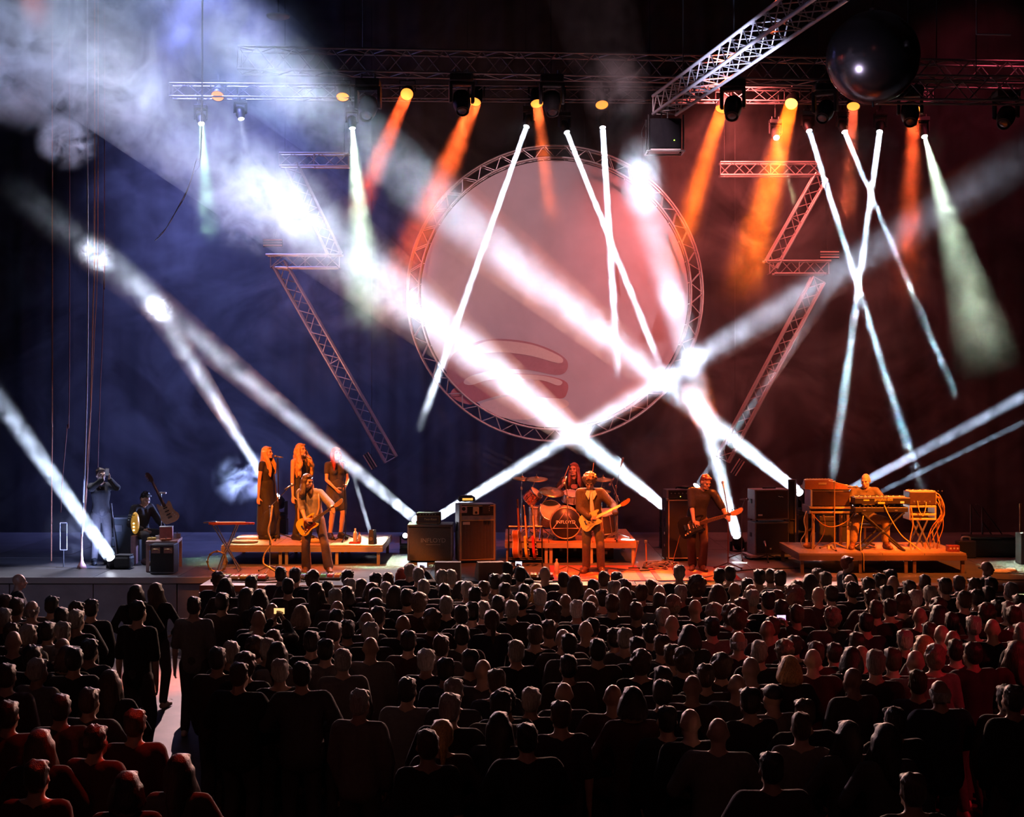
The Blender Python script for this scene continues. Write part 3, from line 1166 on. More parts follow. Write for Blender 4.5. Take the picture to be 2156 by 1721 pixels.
def acoustic(label, M):
    t = thing('acoustic_guitar', label, 'guitar')
    t.matrix_world = M
    smooth_angle(MB().prism(cat_rom(ACO, 3), -.05, .05).build('guitar_body', SUNB, t), 50)
    smooth_angle(MB().prism([(x * .985, z * .985) for x, z in cat_rom(ACO, 3)], -.054, -.0505).build('soundboard', mk('spruce', (.55, .33, .12), .35), t), 50)
    for y in (-.05, .05):
        MB().tube([(x, y, z) for x, z in cat_rom(ACO, 3)], .005, 5, True).build('binding', PAPER, t, True)
    rod('sound_hole', (.06, -.0535, 0), (.06, -.0555, 0), .05, BLACK, t, 20)
    slab('bridge', (-.13, -.058, 0), (.03, .012, .16), ROSEW, t, .003)
    MB().prism([(.20, .028), (.64, .021), (.64, -.021), (.20, -.028)], -.066, -.035).build('neck', mk('mahogany', (.25, .08, .03), .35), t)
    MB().prism([(.64, .022), (.67, .034), (.80, .038), (.80, -.038), (.67, -.034), (.64, -.022)], -.06, -.042).build('headstock', ROSEW, t)
    for i in range(3):
        for sg in (-1, 1):
            rod('tuner', (.69 + i * .04, -.05, sg * .036), (.69 + i * .04, -.05, sg * .066), .008, CHROME, t, 6)
    return t


def place(loc, rotz, g, u, f, s=1.):
    """Matrix of an instrument held in person coordinates: centre g, neck along u, front towards f."""
    X = V(u).normalized()
    Yv = -V(f)
    Yv = (Yv - X * X.dot(Yv)).normalized()
    Z = X.cross(Yv)
    M = Matrix((X, Yv, Z)).transposed().to_4x4()
    M.translation = V(g)
    return Matrix.Translation(loc) @ Matrix.Rotation(rotz, 4, 'Z') @ Matrix.Diagonal((s, s, s, 1)) @ M, X, Yv, Z


def deck(px, py):
    d = (EYE - DECK) * FPX / (py - 825)
    p = P(px, py, d)
    p.z = DECK
    return p


def guitarist(label, loc, rotz, j, g, u, f, nd, rd, height=1., gs=1., **kw):
    """Solve both arms so that the hands rest on an instrument at g."""
    X = V(u).normalized()
    Yv = -V(f)
    Yv = (Yv - X * X.dot(Yv)).normalized()
    Z = X.cross(Yv)
    g = V(g)
    wl = g + X * nd - Yv * .055 - Z * .095
    wr = g + X * rd[0] + Z * rd[1] - Yv * .075
    j = J0(**j, wrL=wl, wrR=wr)
    bd = dict(handL=dict(d=Z * .9 + X * .2 + Yv * .25, n=Yv, side=1, curl=.9), handR=dict(d=X * .75 - Z * .5 + Yv * .28, n=Yv - Z * .3, side=-1, curl=.55))
    t = person(label, loc, rotz, j, body=bd, height=height, **kw)
    return t, j


CLOTH = dict(
    shirt=mk('grey_shirt_cloth', (.26, .24, .22), .8, bump=.3, scale=30), brown=mk('brown_trouser_cloth', (.16, .10, .07), .85, bump=.3, scale=30),
    jacket=mk('tweed_jacket_cloth', (.065, .05, .04), .9, bump=.4, scale=50), tan=mk('tan_trouser_cloth', (.24, .17, .11), .85, bump=.3, scale=30),
    black=mk('black_cloth', (.022, .02, .022), .85, bump=.3, scale=30), olive=mk('olive_cloth', (.10, .085, .05), .85, bump=.3, scale=30),
    khaki=mk('khaki_cloth', (.30, .22, .12), .85, bump=.3, scale=30), white=mk('white_cloth', (.72, .70, .66), .8, bump=.2, scale=30),
    dark=mk('charcoal_cloth', (.05, .045, .045), .9, bump=.3, scale=30), leather=mk('brown_leather', (.14, .06, .03), .4, bump=.2))

# left guitarist
L1 = deck(662, 1207)
gj = dict(pel=(-.01, 0, .95), wst=(-.03, 0, 1.10), cst=(-.05, .0, 1.26), nck=(-.08, .0, 1.42), hd=(-.11, -.05, 1.575), shL=(.105, -.02, 1.36), shR=(-.245, .02, 1.37),
          hpL=(.08, 0, .91), hpR=(-.10, 0, .91), anL=(.24, .02, .09), anR=(-.14, .03, .09), toeL=(.30, -.15, .035), toeR=(-.16, -.17, .035), yaw=.85, pitch=.25, knpL=(.3, -1, 0))
g1, u1, f1 = (-.075, -.235, .86), (.60, -.10, .40), (.05, -1, .12)
t1, j1 = guitarist('long-haired guitarist in grey rolled-sleeve shirt playing a sunburst guitar, front of left riser', L1, 0, gj, g1, u1, f1, .50, (.02, .075),
                   top=dict(m=CLOTH['shirt'], sleeve=1.15, hem=-.04, loose=.012), legs=dict(m=CLOTH['brown'], flare=.028), hair=('long', HAIRM['brown']), shoe=CLOTH['leather'])
M, *_ = place(L1, 0, g1, u1, f1)
gt1 = electric('yellow sunburst electric guitar with dark pickguard held by the grey-shirted guitarist', M, YELLOWL, MAPLE, TORT, 1., board=ROSEW)
cable('guitar_strap', [L1 + V(p) for p in ((-.24, -.20, .92), (-.25, -.10, 1.15), (-.20, .06, 1.40), (-.06, .085, 1.42), (.05, .02, 1.42), (.09, -.13, 1.30), (.10, -.17, 1.12), (.07, -.22, 1.0))], .018, mk('tan_strap', (.45, .24, .08), .6), 'tan shoulder strap of the grey-shirted guitarist', cat='strap')

# lead guitarist
L2 = deck(1247, 1207)
gj = dict(pel=(0, 0, .95), wst=(-.01, -.01, 1.10), cst=(-.02, -.02, 1.27), nck=(-.035, -.03, 1.43), hd=(-.05, -.105, 1.565), shL=(.155, -.01, 1.37), shR=(-.215, -.01, 1.37),
          anL=(.15, .02, .09), anR=(-.10, .03, .09), toeL=(.17, -.17, .035), toeR=(-.17, -.15, .035), pitch=.62, yaw=-.1)
g2, u2, f2 = (-.03, -.235, .93), (.57, -.06, .29), (.0, -1, .15)
t2, j2 = guitarist(
    'curly-haired guitarist in dark jacket and open white shirt bowing over a yellow guitar', L2, 0, gj, g2, u2, f2, .42, (.0, .05),
    top=dict(m=CLOTH['jacket'], name='jacket', sleeve=1.92, hem=-.10, e=.022, loose=.01), legs=dict(m=CLOTH['tan'], flare=.012), hair=('mop', HAIRM['greybrown']), shoe=CLOTH['leather'])
MB().cap((-.03, -.082, 1.37), (-.005, -.082, 1.04), .068, .058, 14).build('shirt_front', CLOTH['white'], t2, True)
for sg in (-1, 1):
    MB().prism([(0, 0), (.06 * sg, .01), (.085 * sg, -.05), (.03 * sg, -.15)], 0, .012).build('shirt_collar', CLOTH['white'], t2, M=Matrix.Translation((-.03 + sg * .012, -.158, 1.415)) @ Matrix.Rotation(-.15, 4, 'X'))
M, *_ = place(L2, 0, g2, u2, f2)
electric('cream yellow electric guitar with maple neck held by the jacketed guitarist', M, CREAM, mk('orange_maple', (.60, .26, .06), .35), CREAM, 1.)

# bassist
L3 = deck(1470, 1202)
gj = dict(pel=(-.03, 0, .93), wst=(-.01, .0, 1.09), cst=(.03, -.02, 1.25), nck=(.08, -.04, 1.41), hd=(.115, -.10, 1.54), shL=(.26, -.05, 1.33), shR=(-.125, .0, 1.37),
          hpL=(.06, 0, .90), hpR=(-.12, 0, .90), anL=(.06, -.06, .09), anR=(-.09, .06, .09), toeL=(.10, -.25, .035), toeR=(-.13, -.13, .035), yaw=.55, pitch=.45, knpL=(.15, -1, 0), knpR=(-.2, -1, 0))
g3, u3, f3 = (-.13, -.23, .80), (.88, -.05, .27), (.0, -1, .15)
t3, j3 = guitarist('bassist in black short-sleeved shirt looking down at a black bass guitar', L3, 0, gj, g3, u3, f3, .62, (.04, .05),
                   top=dict(m=CLOTH['black'], sleeve=.95, hem=-.02, loose=.01), legs=dict(m=mk('rust_trouser_cloth', (.10, .05, .04), .85, bump=.3), flare=.02), hair=('short', HAIRM['auburn']), shoe=CLOTH['leather'])
M, *_ = place(L3, 0, g3, u3, f3)
electric('black bass guitar with maple headstock held by the black-shirted bassist', M, mk('black_lacquer', (.012, .012, .012), .15, coat=.6), MAPLE, BLACK, 1.22, 4, 'bass_guitar', ROSEW)
cable('instrument_lead', [L3 + V(p) for p in ((-.30, -.2, .76), (-.38, -.15, .45), (-.45, -.08, .15), (-.44, -.02, .012), (-.3, .15, .010))], .006, mk('amber_cable', (.45, .20, .03), .5), 'thin lead hanging from the black bass guitar to the deck')

# singers on the left riser
RZ = 1.45


def riser_pt(px, d, z):
    p = P(px, 900, d)
    p.z = z
    return p


def frock(t, j, m, hem_z, r0, r1, name='dress_skirt'):
    mb = MB()
    c = j['pel']
    mb.cap(c + V((0, 0, .08)), V((c.x, c.y, hem_z + r1 * .4)), r0, r1, 18)
    mb.cap(c + V((-.05, 0, .06)), V((c.x - .05, c.y, hem_z + r1 * .4)), r0 * .9, r1 * .95, 18)
    mb.cap(c + V((.05, 0, .06)), V((c.x + .05, c.y, hem_z + r1 * .4)), r0 * .9, r1 * .95, 18)
    for sd in 'LR':
        hp, kn, an = j['hp' + sd], j['kn' + sd], j['an' + sd]
        zz = max(hem_z, kn.z)
        e = hp.lerp(kn, min(1, (hp.z - zz) / (hp.z - kn.z)))
        mb.cap(hp, e, .115, .105, 12)
        if hem_z < kn.z - .1:
            mb.cap(kn, kn.lerp(an, .8), .105, .11, 12)
    link(bpy.data.objects.new(name, remesh(mb, .014, name, m, 3)), t)


S1 = riser_pt(561, 26.6, RZ)
j = J0(wrL=(.20, -.09, .80), wrR=(-.235, .03, .80), pitch=-.05, elpL=(.6, .5, 0), elpR=(-.6, .5, 0))
s1 = person('singer in long black short-sleeved dress with straight hair at the first microphone', S1, 1.2, j, top=dict(m=CLOTH['black'], name='dress_top', sleeve=.35, hem=0, e=.008), legs=None, hair=('verylong', HAIRM['blond']), fem=True, shoe=BLACK, height=.985)
frock(s1, j, CLOTH['black'], .10, .145, .17)
S2 = riser_pt(632, 26.5, RZ)
j = J0(wrL=(.18, -.16, .90), wrR=(-.23, -.04, .80), pitch=-.08, roll=.05)
s2 = person('singer with very long wavy blond hair in black top, middle of the three', S2, .95, j, top=dict(m=CLOTH['black'], name='dress_top', sleeve=0, hem=0, e=.008, collar=False), legs=dict(m=CLOTH['black']), hair=('wavy', HAIRM['blond']), fem=True, shoe=BLACK, height=1.02)
S3 = riser_pt(707, 26.6, RZ)
j = J0(wrL=(.10, -.24, 1.02), wrR=(-.13, -.27, .98), elpL=(.6, .6, -.4), elpR=(-.6, .6, -.4))
s3 = person('red-haired singer in short dark dress with bare legs, nearest the white beam', S3, .55, j, top=dict(m=CLOTH['dark'], name='dress_top', sleeve=.5, hem=0, e=.010), hair=('long', HAIRM['red']), fem=True, shoe=BLACK, height=.975)
frock(s3, j, CLOTH['dark'], .62, .145, .16)

# drummer
DRZ = 1.50
seat = dict(pel=(0, 0, .54), wst=(0, -.01, .69), cst=(0, -.03, .87), nck=(0, -.03, 1.04), hd=(0, -.06, 1.20), hpL=(.10, -.02, .51), hpR=(-.10, -.02, .51), anL=(.22, -.42, .09), anR=(-.22, -.42, .09), toeL=(.26, -.62, .035), toeR=(-.26, -.62, .035), knpL=(.25, -1, .8), knpR=(-.25, -1, .8))
D1 = riser_pt(1208, 26.9, DRZ)
j = J0(**{**seat, 'shL': (.185, -.03, .99), 'shR': (-.185, -.03, .99), 'wrL': (.30, -.36, .93), 'wrR': (-.22, -.30, .93), 'elpL': (.6, .2, -.8), 'elpR': (-.6, .2, -.8), 'yaw': -.35})
drummer = person('long-haired drummer in black printed t-shirt seated behind the drum kit', D1, 0, j, top=dict(m=CLOTH['black'], name='t_shirt', sleeve=.55, hem=0), legs=dict(m=CLOTH['dark']), hair=('long', HAIRM['auburn']), shoe=BLACK,
                 body=dict(handR=dict(d=(0, -.5, .85), n=(.9, 0, 0), side=1, curl=1.2), handL=dict(d=(0, -.6, .8), n=(-.9, 0, 0), side=-1, curl=1.2)), height=1.03)
MB().prism(cat_rom([(-.06, .0), (-.03, .035), (.02, .03), (.06, .04), (.07, -.02), (.02, -.05), (-.04, -.04)], 3), 0, .004).build('shirt_print', mk('faded_pink_print', (.40, .22, .22), .8), drummer, M=Matrix.Translation((0, -.162, .90)))
for sg, tip in ((1, (.345, -.40, 1.36)), (-1, (-.10, -.42, 1.30))):
    p = V((.30, -.40, .98)) if sg > 0 else V((-.22, -.34, .98))
    st = thing('drumstick', 'wooden drumstick raised in the drummer\'s ' + ('hand behind the curly-haired guitarist' if sg > 0 else 'free hand above the tilted cymbal'), 'drumstick', D1 + p * 1.03)
    v = V(tip) - p
    MB().cyl(-v * .12, v * .93, .0085, .006, 8).build('shaft', MAPLE, st, True)
    MB().ball(v * .95, (.008, .008, .012), sub=1).build('tip', MAPLE, st, True)

# keyboard player
K1 = riser_pt(1821, 25.35, 1.44)
j = J0(**{**seat, 'hd': (-.01, -.10, 1.185), 'shL': (.19, -.03, .985), 'shR': (-.195, -.03, .985), 'wrL': (.17, -.44, .80), 'wrR': (-.20, -.44, .79), 'anL': (.29, -.30, .09), 'anR': (-.30, -.34, .09), 'toeL': (.33, -.50, .035), 'toeR': (-.36, -.53, .035), 'elpL': (.8, .1, -.6), 'elpR': (-.9, .1, -.5), 'yaw': -.55, 'pitch': .30})
kb = person('bald keyboard player in olive shirt and khaki trousers seated among keyboards', K1, 0, j, top=dict(m=CLOTH['olive'], sleeve=.62, hem=0, loose=.008), legs=dict(m=CLOTH['khaki'], flare=.015, length=.82), shoe=CLOTH['leather'],
            body=dict(handL=dict(d=(0, -1, -.15), n=(0, 0, -1), side=1, curl=.6), handR=dict(d=(.1, -1, -.15), n=(0, 0, -1), side=-1, curl=.6)), height=1.0)
# people in the wings
W1 = deck(212, 1188)
j = J0(wrL=(.06, -.42, 1.58), wrR=(-.06, -.42, 1.58), elpL=(.7, -.2, -.6), elpR=(-.7, -.2, -.6), yaw=.1)
p = person('dim figure in black at the stage side raising a phone, by the hanging cables', W1, .5, j, top=dict(m=CLOTH['black'], sleeve=1.9, hem=-.03), legs=dict(m=CLOTH['dark']), hair=('short', HAIRM['brown']), shoe=BLACK, voxel=.012,
           body=dict(handL=dict(d=(0, -.3, 1), n=(-1, 0, 0), side=-1, curl=.8), handR=dict(d=(0, -.3, 1), n=(1, 0, 0), side=1, curl=.8)), height=.98)
PHB = mk('phone_body', (.02, .02, .022), .3)
PHS = mk('phone_screen', (.75, .70, 1.0), .3, emit=2.2, scale=3, var=.5)


def phone(label, loc, rotz, w=.15, h=.075, bright=PHS):
    t = thing('phone', label, 'phone', loc, rotz)
    slab('case', (0, 0, 0), (w, .009, h), PHB, t, .003)
    slab('display', (0, -.0055, 0), (w * .9, .003, h * .88), bright, t)
    return t


phone('small phone held up by the dim figure at the stage side', W1 + Matrix.Rotation(.5, 3, 'Z') @ V((0, -.50, 1.68)), .5, .07, .14, mk('phone_screen_dim', (.3, .35, .5), .3, emit=.25))
W2 = deck(296, 1183)
j = J0(**{**seat, 'shL': (.18, -.05, .98), 'shR': (-.18, -.05, .98), 'hd': (0, -.14, 1.15), 'nck': (0, -.06, 1.02), 'wrL': (.20, -.42, .62), 'wrR': (-.14, -.28, .60), 'elpL': (.7, .3, -.7), 'elpR': (-.7, .3, -.7), 'pitch': .5})
person('stage hand in dark clothes seated beside the cluttered work table', W2, .9, j, top=dict(m=CLOTH['black'], sleeve=1.85, hem=0), legs=dict(m=CLOTH['dark']), hair=('short', HAIRM['black']), shoe=CLOTH['leather'], voxel=.012)

# ------------------------------------------------------------------ risers
def riser(name, label, x0, x1, y0, y1, z, legs, m_top, m_rim, nx):
    t = thing(name, label, 'riser', ((x0 + x1) / 2, (y0 + y1) / 2, DECK))
    cx, cy = (x0 + x1) / 2, (y0 + y1) / 2
    h = z - DECK
    w = (x1 - x0) / nx
    for i in range(nx):
        slab('deck_panel', (x0 + w * (i + .5) - cx, 0, h - .015), (w - .008, y1 - y0, .03), m_top, t)
    for yy in (y0, y1):
        slab('side_rail', (0, yy - cy, h - .075), (x1 - x0, .05, .09), m_rim, t)
    for xx in (x0, x1):
        slab('side_rail', (xx - cx + (.024 if xx == x0 else -.024), 0, h - .075), (.048, y1 - y0 - .05, .09), m_rim, t)
    for lx, ly in legs:
        slab('leg', (lx - cx, ly - cy, (h - .12) / 2), (.055, .055, h - .12), m_rim, t)
    return t


RIM = mk('riser_rim', (.42, .33, .24), .5, .1)
RIMD = mk('riser_rim_dark', (.20, .12, .08), .5, .1)
PX = lambda px, d: (px - 1078) * d / FPX
x0, x1 = PX(466, 25.5), PX(806, 25.5)
ya, yb = 25.5, 27.4
riser('choir_riser', 'low wooden platform under the three singers', x0, x1, ya, yb, RZ,
      [(x, y) for x in (x0 + .05, PX(590, 25.5), PX(603, 25.5), PX(695, 25.5), PX(709, 25.5), x1 - .08) for y in (ya + .03, yb - .03)], WOOD, RIM, 3)
x0, x1 = PX(1063, 25.7), PX(1340, 25.7)
ya, yb = 25.7, 28.0
riser('drum_riser', 'low platform carrying the drum kit', x0, x1, ya, yb, DRZ,
      [(x, y) for x in (x0 + .05, PX(1150, 25.7), PX(1160, 25.7), PX(1245, 25.7), x1 - .06) for y in (ya + .03, yb - .03)], mk('orange_ply', (.40, .20, .09), .5, var=.2), RIM, 3)
x0, x1 = PX(1682, 24.3), PX(2035, 24.3)
ya, yb = 24.3, 26.1
riser('keyboard_riser', 'long-legged platform under the keyboard player on the right', x0, x1, ya, yb, 1.44,
      [(x, y) for x in (x0 + .06, PX(1812, 24.3), PX(1908, 24.3), PX(1926, 24.3), x1 - .06) for y in (ya + .03, yb - .03)], WOOD, RIMD, 4)


# ------------------------------------------------------------------ drums
def turned(d):
    return V(d).to_track_quat('Z', 'Y').to_matrix().to_4x4()


def drum(name, label, c, axis, r, h, shell, headm, hoop=CHROME, lugs=8, parent=None):
    t = parent or thing(name, label, 'drum', c)
    M = (Matrix.Translation(V(c) - t.location) if parent else Matrix()) @ turned(axis)
    smooth_angle(MB().cyl((0, 0, -h / 2), (0, 0, h / 2), r, n=32).build('shell', shell, t, True, M), 40)
    for s in (-1, 1):
        MB().lathe([(0, .004), (r * .97, .0), (r * .98, -.01), (0, -.01)], 28).build('drum_head', headm, t, True, M @ Matrix.Translation((0, 0, s * (h / 2 + .006))) @ Matrix.Rotation(0 if s > 0 else PI, 4, 'X'))
        MB().tube([(r * 1.02 * math.cos(2 * PI * i / 32), r * 1.02 * math.sin(2 * PI * i / 32), s * h / 2) for i in range(32)], .011, 6, True).build('hoop', hoop, t, True, M)
    for i in range(lugs):
        a = 2 * PI * i / lugs
        p = V((r * 1.04 * math.cos(a), r * 1.04 * math.sin(a), 0))
        o = rod('lug', p - V((0, 0, h * .48)), p + V((0, 0, h * .48)), .008, CHROME, t, 6)
        o.matrix_basis = M @ o.matrix_basis
    return t


SHELL = mk('pearl_shell', (.45, .43, .38), .25, .1, .3, 25)
GLIT = mk('sparkle_shell', (.42, .16, .10), .25, .3, .9, 28)
HEADW = mk('coated_head', (.62, .60, .50), .6, var=.05)
HEADB = mk('black_drum_head', (.02, .018, .018), .35)
kc = P(1190, 1100, 25.95)
kick = drum('bass_drum', 'bass drum with black front head, string-art triangle and band name', kc, (0, -1, 0), .275, .40, SHELL, HEADB, mk('brass_hoop', (.55, .40, .22), .3, .6), 10)
SIL = mk('silver_ink', (.55, .45, .38), .5)
writing('lettering', 'INFLOYD', .085, mk('white_ink', (.8, .78, .74), .6), kick, Matrix.Translation((0, -.216, .02)) @ FRONT, .001)
tri = [V((0, -.213, .235)), V((-.245, -.213, -.10)), V((.245, -.213, -.10))]
for i in range(3):
    a, b, c = tri[i], tri[(i + 1) % 3], tri[(i + 2) % 3]
    mid = (a + b + c) / 3
    for k in range(7):
        f = k / 7
        p, q = a.lerp(mid, .14 * f), b.lerp(mid, .14 * (1 - f))
        w = ((a + b) / 2).lerp(mid, .12)
        MB().tube([p, (p + q) / 2 * .72 + w * .28, q], .0018, 4).build('string_art_line', SIL, kick)
for s in (-1, 1):
    rod('spur', (s * .24, -.05, -.12), (s * .33, -.18, -.275 + .01), .009, CHROME, kick)
rod('pedal_beater', (0, .25, -.25), (0, .22, -.02), .008, CHROME, kick)
drum('floor_tom', 'mint-white tom drum on its side beside the black bass drum', P(1157, 1082, 26.2), (.18, -.85, .5), .20, .30, SHELL, mk('mint_head', (.50, .55, .35), .6), lugs=8)
drum('rack_tom', 'pearl cylinder drum upright at the left end of the kit', P(1128, 1086, 26.3), (0, -.12, 1), .13, .32, SHELL, HEADW, lugs=6)
drum('hanging_tom', 'small sparkle-wrapped tom tilted under the two left cymbals', P(1121, 1046, 26.3), (.55, -.25, .6), .135, .23, GLIT, HEADW, lugs=8)
drum('snare_drum', 'snare drum half hidden behind the jacketed guitarist', P(1203, 1047, 26.5), (.1, -.35, 1), .17, .15, SHELL, HEADW, lugs=8)
drum('right_tom', 'tom drum peeping out right of the jacketed guitarist', P(1277, 1098, 26.4), (-.15, -.3, 1), .19, .36, mk('dark_shell', (.05, .045, .05), .3), HEADW, lugs=8)


def tripod(t, c, z0, r=.24, m=CHROME, h=.22, a0=.4):
    for k in range(3):
        a = a0 + 2 * PI * k / 3
        f = V((c.x + r * math.cos(a), c.y + r * math.sin(a), z0 + .012))
        rod('leg', V((c.x, c.y, z0 + h)), f, .010, m, t, 6)
        rod('foot', f - V((0, 0, .012)), f + V((0, 0, .012)), .016, RUBBER, t, 6)


def cymbal(label, c, r, tilt, base, z0, boom=None, m=BRASS):
    t = thing('cymbal', label, 'cymbal', c)
    M = turned(tilt)
    MB().lathe([(0, .035), (r * .1, .033), (r * .2, .018), (r * .25, .008), (r * .65, -.006), (r, -.022), (r, -.025), (r * .6, -.010), (r * .2, .012), (0, .028)], 32).build('plate', m, t, True, M)
    o = rod('wing_nut', (0, 0, .03), (0, 0, .075), .009, CHROME, t, 6)
    o.matrix_basis = M @ o.matrix_basis
    s = thing('cymbal_stand', 'chrome stand holding the ' + label, 'stand', (base.x, base.y, z0))
    loc = s.location.copy()
    top = V(c) - loc
    b0 = V((0, 0, top.z - .04)) if boom is None else V((0, 0, boom))
    rod('lower_tube', (0, 0, .15), b0 * .6, .017, CHROME, s)
    rod('upper_tube', b0 * .55, b0, .012, CHROME, s)
    rod('boom_arm', b0 - (top - b0) * .25, top, .009, CHROME, s)
    slab('clamp', b0, (.05, .04, .05), CHROME, s, .01)
    tripod(s, V((0, 0, 0)), 0, .26)
    return t


cymbal('large thin cymbal tilted above the mint tom', P(1162, 1034, 26.1), .235, (.12, -.35, 1), P(1139, 1140, 26.1), DRZ, .62)
cymbal('flat bronze cymbal high at the left of the kit', P(1130, 1007, 26.4), .21, (.0, -.18, 1), P(1116, 1140, 26.4), DRZ, .85)
cymbal('left-end bronze cymbal partly behind the flat one', P(1099, 1006, 26.6), .18, (.1, -.16, 1), P(1098, 1140, 26.6), DRZ, .9)
cymbal('bronze cymbal just right of the curly-haired guitarist\'s head', P(1270, 1008, 26.5), .19, (0, -.15, 1), P(1266, 1140, 26.5), DRZ, .9)
cymbal('small low cymbal right of the guitarist\'s jacket', P(1272, 1033, 26.7), .13, (0, -.2, 1), P(1278, 1140, 26.7), DRZ, .8)


def mic_stand(label, base, head, z0, boom=None, m=BLACK, tip=(0, -.1, .05), r=.009, micm=STEEL, round_base=False):
    """Floor stand; head = microphone position; boom = height where a boom arm branches off."""
    t = thing('microphone_stand', label, 'stand', (base.x, base.y, z0))
    o = t.location.copy()
    h = V(head) - o
    if boom is None:
        rod('pole', (0, 0, .02), (h.x, h.y, h.z - .03), r, m, t)
    else:
        b = V((0, 0, boom))
        rod('pole', (0, 0, .02), b, r * 1.1, m, t)
        rod('boom_arm', b - (h - b) * .3, h, r * .85, m, t)
        slab('boom_clamp', b, (.035, .035, .05), m, t, .008)
    if round_base:
        MB().lathe([(0, .03), (.03, .03), (.13, .012), (.13, 0), (0, 0)], 20).build('base', m, t, True)
    else:
        tripod(t, V((0, 0, 0)), 0, .27, m, .12)
    v = V(tip).normalized()
    mm = MB().cyl(h - v * .10, h + v * .03, .012, .017, 10)
    mm.build('microphone_body', micm, t, True)
    MB().ball(h + v * .05, (.026, .026, .030), turned(v).to_3x3(), 2).build('microphone_grille', STEEL, t, True)
    return t


mic_stand('straight black microphone stand of the singer in the long dress', riser_pt(588, 26.45, RZ), P(585, 962, 26.35), RZ, tip=(-1, .2, .15))
mic_stand('microphone stand of the wavy-haired singer', riser_pt(649, 26.2, RZ), P(646, 962, 26.2), RZ, tip=(-.8, .3, .4))
mic_stand('tall microphone stand right of the red-haired singer', riser_pt(728, 26.2, RZ), P(724, 972, 26.25), RZ, tip=(-.7, .4, .2))
mic_stand('microphone stand with boom beside the grey-shirted guitarist, cable wound round it', deck(568, 1206), P(610, 1025, 24.2), DECK, 1.12, CHROME, (.8, .1, .5))
GOLDC = mk('pale_hose', (.70, .50, .25), .5)
b = deck(568, 1206)
cable('microphone_cable', [b + V(p) for p in ((.05, -.03, 1.15), (.02, -.03, .9), (-.02, -.03, .7), (.03, -.03, .5), (-.08, -.05, .32), (-.10, -.06, .17), (.02, -.09, .09), (.12, -.1, .03), (.16, -.1, .012))], .016, GOLDC, 'pale looped microphone cable hanging down the stand beside the grey-shirted guitarist')
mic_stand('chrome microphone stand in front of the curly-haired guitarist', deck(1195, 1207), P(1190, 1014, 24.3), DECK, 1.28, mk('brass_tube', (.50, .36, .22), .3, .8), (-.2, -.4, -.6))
mic_stand('leaning black microphone stand in front of the bassist', deck(1533, 1200), P(1523, 1022, 24.3), DECK, .98, mk('red_brown_tube', (.20, .07, .05), .35, .3), (-.1, .5, .8))
mic_stand('overhead boom microphone at the right end of the drum riser', riser_pt(1297, 26.2, DRZ), P(1310, 972, 26.1), DRZ, .95, STEEL, (.3, 0, 1))
mic_stand('low boom microphone aimed at the cymbals, right of the drum riser', riser_pt(1300, 25.95, DRZ), P(1287, 1016, 26.2), DRZ, .78, STEEL, (-.5, 0, -.8))
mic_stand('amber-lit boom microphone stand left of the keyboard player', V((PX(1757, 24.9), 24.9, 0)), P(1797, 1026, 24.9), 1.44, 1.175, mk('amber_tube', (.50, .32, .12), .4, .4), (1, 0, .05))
mic_stand('small tripod microphone stand beside the dark speaker stack', deck(1562, 1178), P(1568, 1052, 26.0), DECK, .95, STEEL, (.8, .3, 0))
mic_stand('low microphone stand in front of the dark speaker stack', deck(1616, 1182), P(1611, 1145, 25.6), DECK, None, BLACK, (0, .6, .3))


# ------------------------------------------------------------------ amplifiers and cases
def cabinet(name, label, loc, rotz, w, d, h, shell, grille, trim, cat='speaker cabinet', slats=0, top_bay=0., gm=.05, feet=True):
    t = thing(name, label, cat, loc, rotz)
    z0 = .03 if feet else 0
    slab('shell', (0, 0, z0 + h / 2), (w, d, h), shell, t, .012)
    gh = h - gm * 2 - top_bay
    slab('grille', (0, -d / 2 - .004, z0 + gm + gh / 2), (w - gm * 2, .012, gh), grille, t)
    for s in (-1, 1):
        slab('trim', (s * (w / 2 - gm * .6), -d / 2 - .006, z0 + h / 2), (gm * .35, .02, h - gm * .6), trim, t)
    for z in (z0 + gm * .6, z0 + h - gm * .6) + ((z0 + h - gm - top_bay,) if top_bay else ()):
        slab('trim', (0, -d / 2 - .007, z), (w - gm, .02, gm * .35), trim, t)
    if slats:
        for i in range(slats):
            slab('grille_slat', (-w / 2 + gm + (w - 2 * gm) * (i + .5) / slats, -d / 2 - .012, z0 + gm + gh / 2), ((w - 2 * gm) / slats * .42, .010, gh - .01), trim if slats < 0 else GRST, t)
    if feet:
        for sx in (-1, 1):
            for sy in (-1, 1):
                rod('foot', (sx * (w / 2 - .06), sy * (d / 2 - .06), 0), (sx * (w / 2 - .06), sy * (d / 2 - .06), .032), .022, RUBBER, t, 8)
    for s in (-1, 1):
        slab('handle', (s * (w / 2 + .004), 0, z0 + h * .6), (.012, .10, .16 if h > .8 else .08), BLACK, t, .004)
    return t


